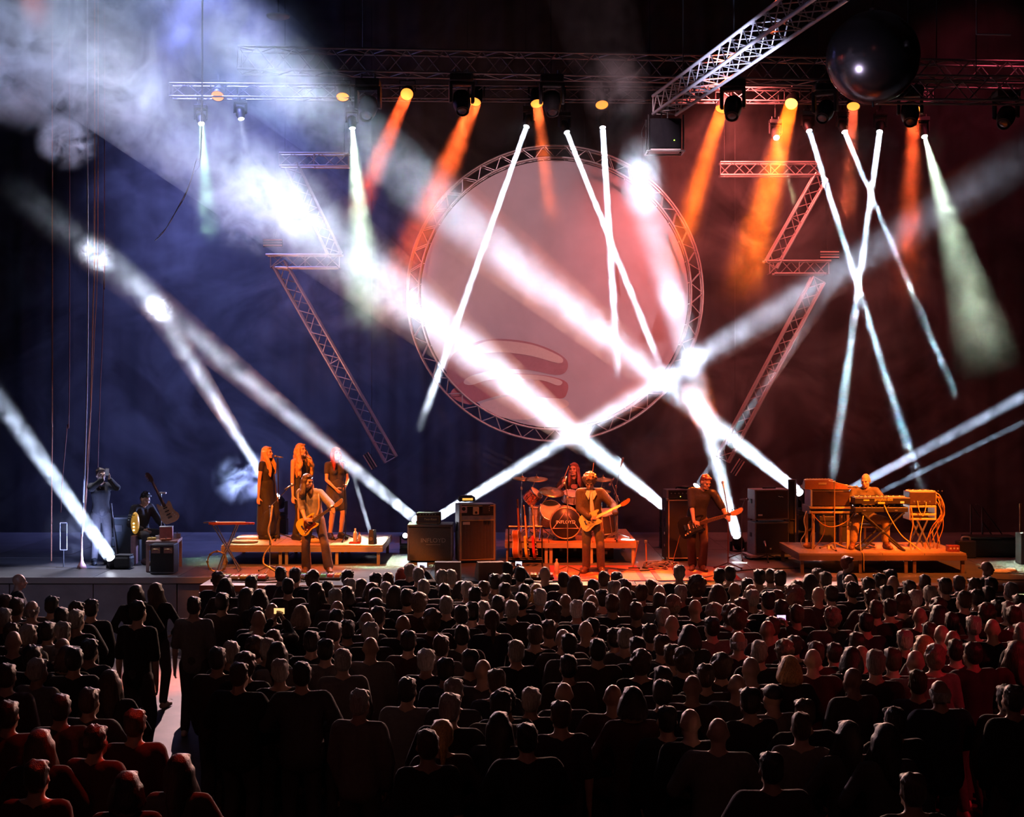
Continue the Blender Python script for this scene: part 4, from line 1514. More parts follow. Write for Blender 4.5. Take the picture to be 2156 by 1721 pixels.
GRST = mk('grille_stripe', (.20, .155, .12), .8, bump=.3, scale=120)
GRB = mk('grille_brown', (.045, .032, .028), .9, bump=.4, scale=120)
GRG = mk('grille_grey', (.13, .12, .12), .9, bump=.4, scale=120)
SILV = mk('silver_vinyl', (.33, .32, .34), .5, .1)
cl = P(1001, 1182, 26.0)
cl.z = DECK
cab = cabinet('speaker_cabinet', 'tall grey speaker cabinet with striped brown grille and effects shelf on top', cl, .22, .68, .40, 1.03, SILV, GRB, GOLD, slats=22, top_bay=.24)
slab('name_plate', (-.21, -.222, .72), (.13, .012, .05), PAPER, cab, .004)
slab('recess', (0, -.204, .955), (.58, .012, .20), BLACK, cab)
pd = thing('effects_pedal', 'pinkish effects box with round dial on the striped cabinet shelf', 'pedal', P(976, 1073, 25.72), .22)
slab('box', (0, 0, 0), (.13, .03, .13), mk('pale_pink_paint', (.65, .42, .40), .5), pd, .012)
rod('dial', (0, -.014, .01), (0, -.022, .01), .034, BLACK, pd, 16)
pd = thing('effects_pedal', 'cream effects box with single knob on the striped cabinet shelf', 'pedal', P(1002, 1076, 25.72), .22)
slab('box', (0, 0, 0), (.11, .03, .14), mk('pale_cream_paint', (.65, .55, .33), .5), pd, .012)
rod('knob', (0, -.014, -.03), (0, -.032, -.03), .024, BLACK, pd, 12)
pd = thing('effects_rack', 'dark effects unit with small white marks at the right of the cabinet shelf', 'pedal', P(1024, 1073, 25.72), .22)
slab('box', (0, 0, 0), (.14, .03, .15), TOLEX, pd, .006)
for k in range(3):
    slab('marker', (.05, -.017, .05 - k * .035), (.006, .006, .018), WHITE, pd)
ab = thing('tuner_box', 'small black box with glowing amber meter on top of the striped cabinet', 'box', P(982, 1056, 26.0) , .15)
slab('case', (0, 0, .045), (.30, .20, .09), TOLEX, ab, .02)
slab('meter', (.01, -.102, .045), (.19, .006, .04), mk('amber_meter', (1, .45, .08), .4, emit=1.2, scale=30, var=.5), ab)
slab('lid', (0, 0, .10), (.22, .16, .02), TOLEX, ab, .008)

cc = P(907, 1192, 26.1)
cc.z = DECK
fc = thing('equipment_case', 'large dark grey flight case lettered with the band name, left of striped cabinet', 'case', cc)
CASE = mk('case_laminate', (.085, .08, .075), .5, bump=.2, scale=60)
slab('body', (0, 0, .33), (.80, .55, .60), CASE, fc, .01)
slab('lid', (0, 0, .665), (.82, .57, .05), CASE, fc, .012)
for sx in (-1, 1):
    for sy in (-1, 1):
        slab('corner', (sx * .395, sy * .27, .35), (.03, .03, .62), STEEL, fc, .004)
        rod('caster', (sx * .32 - .02, sy * .2, .03), (sx * .32 + .02, sy * .2, .03), .03, RUBBER, fc, 10)
writing('lettering', 'INFLOYD', .11, mk('grey_ink', (.42, .39, .36), .6), fc, Matrix.Translation((.06, -.279, .40)) @ FRONT, .001)
slab('underline', (.06, -.278, .325), (.26, .003, .008), mk('grey_ink', (.42, .39, .36)), fc)
ah = thing('amplifier_head', 'small dark amplifier head with gold-framed front on the lettered case', 'amplifier', V((PX(903, 26.0), 26.0, DECK + .69)))
slab('shell', (0, 0, .11), (.44, .26, .20), TOLEX, ah, .015)
slab('front_panel', (.0, -.132, .085), (.38, .008, .13), mk('dark_panel', (.05, .04, .045), .6), ah)
for z in (.022, .150):
    slab('gold_frame', (0, -.138, z), (.39, .006, .006), GOLD, ah)
for s in (-1, 1):
    slab('gold_frame', (s * .195, -.138, .086), (.006, .006, .13), GOLD, ah)
writing('script', 'Two-Rock', .055, GOLD, ah, Matrix.Translation((.03, -.138, .09)) @ FRONT, .001, shear=.3)
for k in range(6):
    rod('knob', (-.15 + k * .055, -.13, .178), (-.15 + k * .055, -.15, .178), .012, STEEL, ah, 8)
slab('handle', (0, 0, .225), (.16, .03, .02), RUBBER, ah, .006)
for s in (-1, 1):
    slab('foot', (s * .17, 0, .006), (.04, .18, .012), RUBBER, ah)

# bass stack
bc = P(1436, 1170, 26.3)
bc.z = DECK
bs = cabinet('bass_cabinet', 'tall black bass speaker cabinet with pale edging behind the bassist', bc, .10, .66, .50, 1.11, TOLEX, mk('black_grille', (.02, .016, .016), .9, bump=.4, scale=120), mk('pale_edge', (.50, .38, .28), .45), gm=.045)
for k in range(4):
    slab('corner', ((-1) ** k * .325, -.25, 1.13 if k < 2 else .05), (.05, .05, .05), STEEL, bs, .01)
for z in (.28, .50, .72, .94):
    slab('side_latch', (-.336, -.06, z), (.02, .08, .05), CHROME, bs, .006)
bh = thing('amplifier_head', 'rack-style bass amplifier with grey frame on the black bass cabinet', 'amplifier', V((PX(1431, 26.2), 26.25, DECK + 1.14)), .1)
slab('shell', (0, 0, .085), (.54, .36, .16), GREYV, bh, .012)
slab('front_panel', (.0, -.182, .08), (.47, .008, .115), BLACK, bh)
for x in (-.02, .14):
    rod('power_led', (x, -.186, .04), (x, -.19, .04), .008, mk('led_yellow', (1, .8, .1), .4, emit=4), bh, 8)
for k in range(5):
    rod('knob', (-.19 + k * .07, -.185, .10), (-.19 + k * .07, -.20, .10), .013, STEEL, bh, 8)
for s in (-1, 1):
    slab('frame_rail', (s * .262, -.185, .085), (.03, .02, .15), SILV, bh)
hb = MB().tube(cat_rom([(-.06, 0, .17), (-.05, 0, .20), (.05, 0, .21), (.20, 0, .20), (.22, 0, .17)], 4, False), .012, 6).build('handle', BLACK, bh, True)
pb = tag(MB().ball((0, 0, 0), (.14, .07, .028)).build('pedal_pouch', TOLEX, None, True), 'soft black pouch lying on the bass amplifier', 'pouch')
pb.location = V((PX(1444, 26.2), 26.3, DECK + 1.14 + .195))

# dark speaker stack right of the bassist
for i, (lab, z, h) in enumerate((('lower dark brown speaker cabinet of the pair right of the bassist', .09, .60), ('upper dark brown speaker cabinet with pale badge, right of the bassist', .735, .56))):
    sc_ = P(1617, 1170, 26.5)
    sc_.z = DECK + z - .03
    c_ = cabinet('speaker_cabinet', lab, sc_, .17, .66, .42, h, SILV, GRB, mk('dark_trim', (.16, .13, .11), .5), gm=.03)
    if i:
        slab('badge', (-.23, -.222, .12), (.085, .01, .03), PAPER, c_, .003)
        slab('top_handle', (.02, 0, h + .045), (.26, .05, .03), RUBBER, c_, .012)
        for k in range(2):
            rod('clip', (.12 + k * .05, -.225, h * .83), (.16 + k * .05, -.235, h * .80), .006, CHROME, c_, 6)
    else:
        slab('sticker', (-.03, -.222, .14), (.03, .01, .03), PAPER, c_)
dl = thing('dolly', 'low pale wheeled board under the dark speaker stack', 'dolly', V((PX(1614, 26.45), 26.5, DECK)), .17)
slab('board', (0, 0, .065), (.80, .52, .05), SILV, dl, .01)
for sx in (-1, 1):
    for sy in (-1, 1):
        rod('caster', (sx * .33 - .015, sy * .2, .022), (sx * .33 + .015, sy * .2, .022), .022, RUBBER, dl, 8)
rk = thing('upright_rack', 'narrow black upright frame standing right of the dark speaker stack', 'frame', V((PX(1668, 26.7), 26.7, DECK)))
for x in (-.06, .06):
    rod('upright', (x, 0, 0), (x, 0, 1.45), .018, STEEL if x > 0 else BLACK, rk)
for z in (.02, .7, 1.44):
    rod('crossbar', (-.06, 0, z), (.06, 0, z), .014, BLACK, rk)
slab('back_panel', (0, .03, .72), (.10, .02, 1.4), BLACK, rk)

# wedge monitors at the stage edge
for i, (px, lab) in enumerate(((944, 'left rust-brown wedge monitor at the stage edge'), (1030, 'right rust-brown wedge monitor at the stage edge, pale side showing'))):
    t = thing('wedge_monitor', lab, 'monitor speaker', V((PX(px, 23.6), 23.55, DECK)), .0 if i == 0 else .18, 'wedge monitors at the stage edge')
    pr = MB()
    pr.prism([(-.20, 0), (.20, 0), (.20, .09), (-.02, .30), (-.20, .30)], -.20, .20)
    pr.build('cabinet', mk('wedge_paint', (.22, .10, .07), .6, bump=.3, scale=80), t, M=Matrix.Rotation(PI / 2, 4, 'Z'))
    for s in (-1, 1):
        pr = MB()
        pr.prism([(-.20, 0), (.20, 0), (.20, .09), (-.02, .30), (-.20, .30)], -.006, .006)
        pr.build('side_panel', mk('wedge_side', (.42, .30, .18), .6), t, M=Matrix.Translation((s * .206, 0, 0)) @ Matrix.Rotation(PI / 2, 4, 'Z'))
    slab('grille', (0, .10, .205), (.36, .26, .012), GRG, t, 0, rotm(x=-.76))
    slab('socket_plate', (0, -.201, .10), (.10, .008, .05), BLACK, t)

# guitar rack left of the drums
gk = P(1092, 1186, 25.4)
gk.z = DECK
gr = thing('guitar_rack', 'low black multi-guitar stand left of the drum riser', 'stand', gk)
for y in (-.12, .12):
    rod('bar', (-.18, y, .12 if y < 0 else .12), (.42, y, .12), .012, BLACK, gr)
for x in (-.18, .42):
    rod('post', (x, .14, 0), (x, .14, .68), .012, BLACK, gr)
    rod('foot_bar', (x, -.18, .012), (x, .22, .012), .012, BLACK, gr)
    rod('bracket', (x, -.12, .012), (x, -.12, .12), .010, BLACK, gr)
    rod('bracket', (x, .12, .012), (x, .12, .12), .010, BLACK, gr)
rod('neck_bar', (-.18, .14, .68), (.42, .14, .68), .014, mk('brass_tube', (.5, .36, .22)), gr)


def standing(label, c, lean, yaw, fn, *a, **k):
    X = V((lean[0], lean[1], 1)).normalized()
    f = V((math.sin(yaw), -math.cos(yaw), 0))
    Yv = -(f - X * X.dot(f)).normalized()
    Z = X.cross(Yv)
    M = Matrix((X, Yv, Z)).transposed().to_4x4()
    M.translation = c
    return fn(label, M, *a, **k)


standing('reddish acoustic guitar standing edge-on in the rack by the drums', gk + V((-.03, -.03, .385)), (-.05, .15), 1.38, acoustic)
standing('amber electric guitar standing sideways in the rack, next to the acoustic', gk + V((.14, -.03, .335)), (-.08, .17), 1.42, electric, YELLOWL, MAPLE, BLACK, 1.)
standing('red electric guitar standing sideways in the rack, nearest the drums', gk + V((.28, -.03, .335)), (-.07, .17), 1.40, electric, mk('red_lacquer', (.50, .03, .02), .2, coat=.6), MAPLE, BLACK, 1.)

# lap steel guitar on its stand
ls = deck(482, 1204)
lst = thing('folding_stand', 'chrome X-legged stand under the lap steel guitar', 'stand', ls)
for y in (-.12, .12):
    rod('leg', (-.25, y, .80), (.10 if y < 0 else .06, y, .22), .012, CHROME, lst)
    rod('leg', (.14, y, .80), (-.10, y, .24), .012, CHROME, lst)
rod('foot_leg', (.10, -.12, .22), (.20, -.16, .012), .012, CHROME, lst)
rod('foot_leg', (.06, .12, .22), (.18, .16, .012), .012, CHROME, lst)
rod('foot_leg', (-.10, -.12, .24), (-.18, -.14, .012), .012, CHROME, lst)
rod('foot_leg', (-.10, .12, .24), (-.18, .14, .012), .012, CHROME, lst)
rod('crossbar', (-.25, -.12, .80), (-.25, .12, .80), .012, CHROME, lst)
rod('crossbar', (.14, -.12, .80), (.14, .12, .80), .012, CHROME, lst)
rod('foot_rung', (.20, -.16, .02), (.18, .16, .02), .012, CHROME, lst)
lp = thing('lap_steel_guitar', 'slim red lap steel guitar lying on the X-legged stand', 'guitar', ls + V((0, 0, .825)))
mb = MB().prism(cat_rom([(-.34, -.05), (-.33, .06), (-.22, .085), (.05, .06), (.27, .045), (.30, .035), (.42, .04), (.44, 0), (.42, -.04), (.30, -.035), (.05, -.06), (-.22, -.085)], 3), -.012, .022, 'z')
smooth_angle(mb.build('guitar_body', REDW, lp), 45)
slab('fretboard', (.03, 0, .026), (.50, .055, .010), PAPER, lp)
slab('bridge_cover', (-.26, 0, .032), (.09, .09, .022), CHROME, lp, .006)
for k in range(3):
    for s in (-1, 1):
        rod('tuner', (.33 + k * .035, s * .035, .005), (.33 + k * .035, s * .06, .005), .007, CHROME, lp, 6)
rod('tone_bar', (-.44, 0, .02), (-.30, .0, .03), .014, CHROME, lp)
tm = thing('tambourine', 'round brass-rimmed tambourine leaning against the X-legged stand', 'instrument', ls + V((-.17, -.16, .19)))
MB().tube([(.165 * math.cos(2 * PI * i / 28), 0, .175 * math.sin(2 * PI * i / 28)) for i in range(28)], .014, 6, True).build('rim', mk('brass_rim', (.50, .36, .16), .35, .7), tm, True)
for k in range(8):
    a = 2 * PI * k / 8
    rod('jingle', (.165 * math.cos(a), -.02, .175 * math.sin(a)), (.165 * math.cos(a), .02, .175 * math.sin(a)), .022, BRASS, tm, 10)

# ------------------------------------------------------------------ keyboards
KZ = 1.44
KBK = mk('keyboard_black', (.02, .017, .016), .4)
KEYW = mk('ivory_key', (.70, .66, .58), .35)
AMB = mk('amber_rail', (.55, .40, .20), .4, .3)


def keyboard(name, label, loc, rotz, w, d, h, shell, nkeys=29):
    """Keyboard whose player side is +Y."""
    t = thing(name, label, 'keyboard', loc, rotz)
    slab('shell', (0, 0, h / 2), (w, d, h), shell, t, .01)
    kw = (w - .08) / nkeys
    for i in range(nkeys):
        slab('white_key', (-w / 2 + .04 + kw * (i + .5), d / 2 - .075, h + .006), (kw * .92, .14, .014), KEYW, t)
        if i % 7 not in (2, 6):
            slab('black_key', (-w / 2 + .04 + kw * (i + 1), d / 2 - .10, h + .018), (kw * .5, .09, .014), BLACK, t)
    for k in range(8):
        rod('knob', (-w / 2 + .1 + k * .07, -d / 2 + .08, h), (-w / 2 + .1 + k * .07, -d / 2 + .08, h + .018), .012, STEEL, t, 8)
    return t


xs = V((PX(1852, 24.85), 24.8, KZ))
st = thing('keyboard_stand', 'crossed black X stand under the two stacked black keyboards', 'stand', xs)
for y in (-.17, .17):
    rod('leg', (-.36, y, .66), (.37, y, .02), .018, BLACK, st)
    rod('leg', (.36, y, .66), (-.38, y, .02), .018, BLACK, st)
for x, z in ((-.38, .02), (.37, .02), (-.36, .66), (.36, .66)):
    rod('crossbar', (x, -.20, z), (x, .20, z), .016, BLACK, st)
rod('pivot', (0, -.2, .35), (0, .2, .35), .022, STEEL, st)
for x in (-.32, .32):
    rod('tier_post', (x, .10, .66), (x, .14, .86), .014, BLACK, st)
k1 = keyboard('keyboard', 'lower black keyboard of the pair on the X stand', xs + V((-.02, 0, .675)), 0, .92, .34, .085, KBK)
k2 = keyboard('keyboard', 'upper black keyboard on the X stand with yellow lettering on its back', xs + V((.0, .02, .815)), 0, .96, .34, .11, KBK, 31)
YINK = mk('yellow_ink', (.75, .55, .10), .6)
writing('lettering', 'prophet-600', .062, YINK, k2, Matrix.Translation((.02, -.172, .076)) @ FRONT, .001)
slab('sticker', (-.02, -.172, .018), (.12, .004, .034), mk('yellow_sticker', (.70, .50, .12), .6), k2)
slab('sticker', (-.28, -.172, .066), (.10, .004, .022), YINK, k2)
slab('sticker', (.34, -.172, .03), (.07, .004, .035), PAPER, k2)
for x in (-.30, .25):
    slab('socket', (x, -.172, .03), (.05, .006, .02), STEEL, k1)

og = V((PX(1742, 25.2), 25.25, KZ))
ot = thing('organ_table', 'amber railed table with thin legs carrying the organ on the riser', 'table', og)
for x in (-.30, .31):
    for y in (-.28, .28):
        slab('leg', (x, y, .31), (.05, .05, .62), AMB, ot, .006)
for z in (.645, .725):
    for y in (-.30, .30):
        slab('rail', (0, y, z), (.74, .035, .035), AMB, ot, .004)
for x in (-.36, .36):
    slab('end_panel', (x, 0, .68), (.03, .60, .13), SILV, ot)
slab('tray', (0, 0, .62), (.70, .56, .02), BLACK, ot)
organ = thing('organ', 'dark organ body with a pale grey end panel on the amber table', 'keyboard', og + V((.02, 0, .745)))
slab('body', (0, 0, .14), (.66, .50, .27), mk('dark_walnut', (.05, .025, .018), .4), organ, .01)
slab('end_panel', (-.345, 0, .145), (.03, .52, .29), mk('grey_panel', (.45, .44, .50), .5), organ, .004)
for k in range(22):
    slab('white_key', (-.29 + k * .0275, .27, .12), (.025, .10, .02), KEYW, organ)
slab('lid', (0, .02, .285), (.68, .46, .015), BLACK, organ)
sy = thing('synthesizer', 'small wooden-cased synthesizer with tilted panel on top of the organ', 'keyboard', og + V((-.17, 0, .745 + .295)))
sw = mk('synth_wood', (.34, .13, .05), .4, var=.3, scale=30)
for x in (-.24, .24):
    MB().prism([(-.16, 0), (.20, 0), (.20, .05), (.06, .07), (-.08, .17), (-.16, .17)], -.012, .012).build('wooden_cheek', sw, sy, M=Matrix.Translation((x, 0, 0)) @ Matrix.Rotation(PI / 2, 4, 'Z'))
slab('back_board', (0, -.155, .085), (.48, .02, .17), sw, sy)
slab('control_panel', (0, -.02, .125), (.47, .18, .012), mk('panel_brown', (.20, .09, .05), .4), sy, 0, rotm(x=-.62))
slab('key_bed', (0, .10, .03), (.47, .19, .05), BLACK, sy)
for k in range(14):
    slab('white_key', (-.21 + k * .0325, .13, .062), (.029, .12, .012), KEYW, sy)
for k in range(8):
    rod('knob', (-.19 + k * .054, -.06, .155), (-.19 + k * .054, -.05, .185), .012, STEEL, sy, 8)
slab('paper_strip', (.06, -.167, .10), (.14, .004, .035), GOLD, sy)
sk = thing('pedal_synth', 'flat wooden box tapering right of the small synthesizer', 'keyboard', og + V((.24, 0, 1.04)))
MB().prism([(-.15, 0), (.20, 0), (.20, .03), (-.05, .10), (-.15, .11)], -.14, .14).build('case', sw, sk)
slab('switch', (.08, -.05, .07), (.06, .05, .015), PAPER, sk)

rx = V((PX(1936, 25.0), 25.0, KZ))
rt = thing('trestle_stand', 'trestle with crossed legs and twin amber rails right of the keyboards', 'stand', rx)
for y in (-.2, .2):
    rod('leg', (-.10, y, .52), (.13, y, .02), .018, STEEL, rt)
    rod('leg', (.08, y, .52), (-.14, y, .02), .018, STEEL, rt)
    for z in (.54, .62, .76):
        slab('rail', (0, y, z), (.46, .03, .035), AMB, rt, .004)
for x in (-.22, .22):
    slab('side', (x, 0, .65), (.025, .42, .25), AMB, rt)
slab('shelf', (0, 0, .77), (.46, .42, .02), BLACK, rt)
ry = keyboard('keyboard', 'boxy synthesizer with pale lid and trailing leads on the trestle', rx + V((0, 0, .785)), 0, .46, .40, .23, mk('synth_case', (.05, .03, .025), .4), 12)
slab('lid_strip', (0, -.06, .237), (.46, .22, .015), mk('pale_wood_lid', (.62, .42, .28), .4), ry, .005)
for k in range(4):
    slab('socket', (-.15 + k * .09, -.203, .06), (.03, .008, .03), STEEL, ry)
slab('side_panel', (.235, 0, .12), (.012, .38, .22), AMB, ry)
CO = [mk('orange_lead', (.55, .25, .05), .5), mk('yellow_lead', (.60, .42, .10), .5), mk('brown_lead', (.25, .10, .04), .5), mk('black_lead', (.02, .02, .02), .5)]


def lead(label, pts, m, r=.008):
    return cable('lead', pts, r, m, label, group='leads hanging from the keyboards')


r2 = random.Random(3)
side = rx + V((.25, -.12, .9))
ends = sorted(r2.uniform(.08, .42) for _ in range(8))
for k in range(8):
    a = side + V((r2.uniform(-.02, .01), r2.uniform(-.08, .2), r2.uniform(-.15, .1)))
    e = rx + V((ends[k], r2.uniform(-.2, .1), .012))
    lead(('orange', 'yellow', 'brown')[k % 3] + ' lead falling from the trestle synthesizer, floor end ' + ('leftmost', '2nd from left', '3rd from left', '4th from left', '4th from right', '3rd from right', '2nd from right', 'rightmost')[k] + ' of eight', [a, a + V((.07, -.05, -.06)), a + V((r2.uniform(.08, .14), -.08, -.30)), a.lerp(e, .6) + V((r2.uniform(-.04, .1), -.08, 0)), e + V((0, -.05, .10)), e], CO[k % 3])
lead('amber lead sweeping from the upper keyboard down to the riser', [xs + V((.02, -.18, .80)), xs + V((.10, -.24, .60)), xs + V((.28, -.28, .30)), xs + V((.50, -.28, .12)), xs + V((.62, -.28, .02))], CO[1], .009)
lead('lead drooping in a loop in front of the trestle rails', [rx + V((-.10, -.23, .86)), rx + V((-.08, -.26, .70)), rx + V((-.02, -.27, .60)), rx + V((.03, -.26, .72)), rx + V((.05, -.23, .84))], CO[1])
lead('lead running straight down from the trestle shelf', [rx + V((-.21, -.23, .75)), rx + V((-.19, -.27, .45)), rx + V((-.24, -.27, .2)), rx + V((-.22, -.27, .012))], CO[0], .010)
lead('lead slung under the organ table between its legs', [og + V((-.33, -.33, .62)), og + V((-.15, -.36, .44)), og + V((.05, -.36, .40)), og + V((.28, -.36, .50)), og + V((.42, -.34, .66))], CO[0])
lead('pale lead dangling from the left end of the organ table', [og + V((-.40, -.2, .66)), og + V((-.45, -.22, .5)), og + V((-.42, -.22, .3)), og + V((-.50, -.22, .15)), og + V((-.47, -.2, .012))], mk('pale_lead', (.5, .42, .36), .5), .010)
lead('second lead dangling beneath the left end of the organ', [og + V((-.34, -.32, .66)), og + V((-.32, -.34, .4)), og + V((-.36, -.34, .2)), og + V((-.34, -.3, .012))], CO[2])
lead('thin lead hanging below the organ near the leg', [og + V((-.12, -.3, .60)), og + V((-.10, -.33, .4)), og + V((-.16, -.33, .2)), og + V((-.3, -.3, .012))], CO[2])
lead('lead running from the keyboards over the riser edge', [xs + V((-.35, -.22, .62)), xs + V((-.42, -.3, .3)), xs + V((-.44, -.42, .04)), xs + V((-.43, -.56, -.02)), xs + V((-.43, -.58, -.3))], CO[1], .008)
stl = thing('stool', 'round padded stool with cross legs under the keyboard player', 'stool', K1)
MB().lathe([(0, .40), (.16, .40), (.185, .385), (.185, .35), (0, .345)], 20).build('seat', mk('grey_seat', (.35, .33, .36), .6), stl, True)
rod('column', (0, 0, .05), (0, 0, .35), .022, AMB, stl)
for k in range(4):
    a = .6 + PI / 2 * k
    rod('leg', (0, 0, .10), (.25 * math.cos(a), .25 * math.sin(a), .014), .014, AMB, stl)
st2 = thing('stool', 'round black drum stool under the drummer', 'stool', D1)
MB().lathe([(0, .42), (.15, .42), (.175, .40), (.175, .36), (0, .355)], 20).build('seat', BLACK, st2, True)
rod('column', (0, 0, .05), (0, 0, .36), .02, CHROME, st2)
tripod(st2, V((0, 0, 0)), 0, .24)
rb = thing('patch_box', 'small red box with pale patches at the right end of the keyboard riser', 'box', V((PX(2006, 24.6), 24.6, KZ)))
slab('case', (0, 0, .055), (.20, .16, .11), mk('red_case', (.30, .05, .04), .5, var=.4, scale=30), rb, .008)
for k in range(3):
    slab('sticker', (-.06 + k * .06, -.082, .06), (.03, .004, .03), PAPER, rb)
wb_ = thing('paper_box', 'small white box beside the boom microphone stand on the riser', 'box', V((PX(1748, 25.0), 25.0, KZ)))
slab('case', (0, 0, .035), (.10, .08, .07), WHITE, wb_, .004)
slab('label_mark', (0, -.041, .035), (.012, .003, .03), BLACK, wb_)
sh = tag(MB().ball((0, 0, .05), (.10, .07, .05)).build('cloth_bundle', mk('orange_cloth', (.50, .22, .06), .8), None, True), 'orange cloth bundle under the left of the organ table', 'cloth')
sh.location = V((PX(1702, 25.1), 25.1, KZ))
hc = thing('carry_case', 'grey case with loop handle in the dark right of the keyboard riser', 'case', V((PX(2037, 26.5), 26.6, DECK)))
slab('body', (0, 0, .16), (.34, .22, .32), TOLEX, hc, .02)
MB().tube(cat_rom([(-.08, 0, .32), (-.06, 0, .38), (.06, 0, .38), (.08, 0, .32)], 4, False), .02, 8).build('handle', SILV, hc, True)

# ------------------------------------------------------------------ stage left corner
tb = P(346, 1193, 24.9)
tb.z = DECK
tt = thing('work_table', 'pink-lit work table piled with small gear at the left of the stage', 'table', tb, .12)
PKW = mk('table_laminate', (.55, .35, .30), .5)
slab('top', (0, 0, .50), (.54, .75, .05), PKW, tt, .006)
for x in (-.24, .24):
    for y in (-.34, .34):
        slab('leg', (x, y, .24), (.05, .05, .48), PKW, tt)
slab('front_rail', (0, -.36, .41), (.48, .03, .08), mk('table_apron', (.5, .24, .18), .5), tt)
bx = thing('tissue_box', 'upright pinkish red box on the cluttered work table', 'box', tb + V((.06, -.1, .525)), .12)
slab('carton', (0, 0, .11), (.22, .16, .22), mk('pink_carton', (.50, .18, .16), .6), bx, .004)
slab('carton_lid', (0, 0, .225), (.222, .162, .012), PAPER, bx)
for i, (x, y, w, h, c, lab) in enumerate(((-.17, -.2, .14, .05, (.6, .4, .08), 'yellow tool on the work table, left of the red box'), (-.1, .02, .12, .06, (.45, .42, .4), 'white roll pack behind the yellow tool on the work table'), (.1, -.3, .18, .04, (.55, .16, .06), 'orange tray at the front of the work table'), (.2, .1, .10, .09, (.3, .33, .4), 'grey-blue gadget right of the red box on the work table'))):
    t = thing('gadget', lab, 'tool', tb + V((x, y, .525)), .3 * i)
    slab('case', (0, 0, h / 2), (w, .09, h), mk('gadget_%s' % 'abcd'[i], c, .5), t, .012)
    rod('dial', (0, 0, h), (0, 0, h + .015), .018, STEEL, t, 8)
fl = P(346, 1203, 24.4)
fl.z = DECK
bk = thing('road_case', 'black road case with two pale recessed handles in front of the work table', 'case', fl)
slab('body', (0, 0, .25), (.40, .34, .50), TOLEX, bk, .012)
for s in (-1, 1):
    slab('handle_plate', (s * .105, -.172, .40), (.15, .008, .10), mk('pink_plate', (.45, .25, .22), .4, .4), bk, .004)
    MB().tube(cat_rom([(s * .105 - .05, -.18, .40), (s * .105 - .04, -.20, .42), (s * .105 + .04, -.20, .42), (s * .105 + .05, -.18, .40)], 3, False), .008, 6).build('handle', GOLD, bk, True)
for k in range(2):
    slab('trim', (0, -.171, .02 + k * .46), (.40, .006, .02), STEEL, bk)
M = Matrix.Translation(P(352, 1078, 25.2)) @ rotm(y=-2.03).to_4x4() @ rotm(x=.25).to_4x4()
wg = electric('pale cream guitar on a stand above the cluttered work table, neck tilted left', M, mk('pale_cream_lacquer', (.62, .45, .28), .3, coat=.4), mk('dark_neck', (.12, .06, .04), .4), mk('pale_cream_lacquer', (.62, .45, .28)), 1.05)
gs = thing('guitar_stand', 'thin upright stand holding the pale guitar by the work table', 'stand', V((PX(338, 25.3), 25.35, DECK)))
rod('pole', (0, 0, .02), (0, 0, 1.32), .011, STEEL, gs)
slab('neck_yoke', (.02, -.05, 1.30), (.16, .05, .03), WHITE, gs, .006)
rod('body_rest', (0, 0, .62), (.16, -.10, .62), .011, STEEL, gs)
tripod(gs, V((0, 0, 0)), 0, .25, STEEL)
fcs = thing('flight_case', 'dark flight case with pale edges behind the seated stage hand', 'case', V((PX(262, 26.2), 26.3, DECK)))
slab('body', (0, 0, .40), (.62, .5, .80), mk('case_teal', (.05, .06, .065), .5), fcs, .01)
for x in (-.305, .305):
    slab('edge', (x, -.25, .40), (.03, .02, .80), STEEL, fcs)
for z in (.015, .785):
    slab('edge', (0, -.252, z), (.62, .02, .03), STEEL, fcs)
slab('plate', (-.1, -.256, .6), (.20, .01, .12), mk('plate_grey', (.14, .14, .14), .5), fcs)
op = thing('amber_glow_prop', 'made-up glowing amber shape on a pink support beside the flight case', 'lamp', V((PX(283, 25.6), 25.6, DECK)))  # made-up glowing lamp standing in for a shiny orange guitar
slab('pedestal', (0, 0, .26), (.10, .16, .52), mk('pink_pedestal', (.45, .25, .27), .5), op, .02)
MB().ball((.02, -.02, .74), (.075, .10, .20), None, 3).build('amber_glow', mk('amber_glow', (.75, .38, .05), .3, emit=.35), op, True)
for k in range(3):
    slab('band', (-.03, -.02, .80 + k * .045), (.12, .14, .012), CHROME, op)
for z in (.62, .68, .74):
    rod('glow_bead', (.02, -.11, z), (.02, -.125, z), .018, mk('warm_glow', (1, .75, .35), .4, emit=2.5), op, 8)
ld = thing('leaning_ladder', 'narrow ladder leaning in the dark beside the stage-side figure', 'ladder', V((PX(234, 26.0), 26.0, DECK)))
for x in (-.05, .05):
    rod('rail', (x + .12, -.2, 0), (x - .08, .1, 1.05), .016, STEEL, ld)
for k in range(6):
    f = (k + .5) / 6
    rod('rung', (-.05 + .12 - .2 * f, -.2 + .3 * f, 1.05 * f), (.05 + .12 - .2 * f, -.2 + .3 * f, 1.05 * f), .009, STEEL, ld)
fr = thing('metal_frame', 'thin pale rectangular frame standing behind the left floor light', 'frame', V((PX(126, 25.0), 25.2, DECK)))
for x in (-.06, .06):
    rod('upright', (x, 0, .3), (x, 0, .78), .008, SILV, fr)
for z in (.3, .78):
    rod('crossbar', (-.06, 0, z), (.06, 0, z), .008, SILV, fr)
rod('post', (0, .01, 0), (0, .01, .3), .010, BLACK, fr)
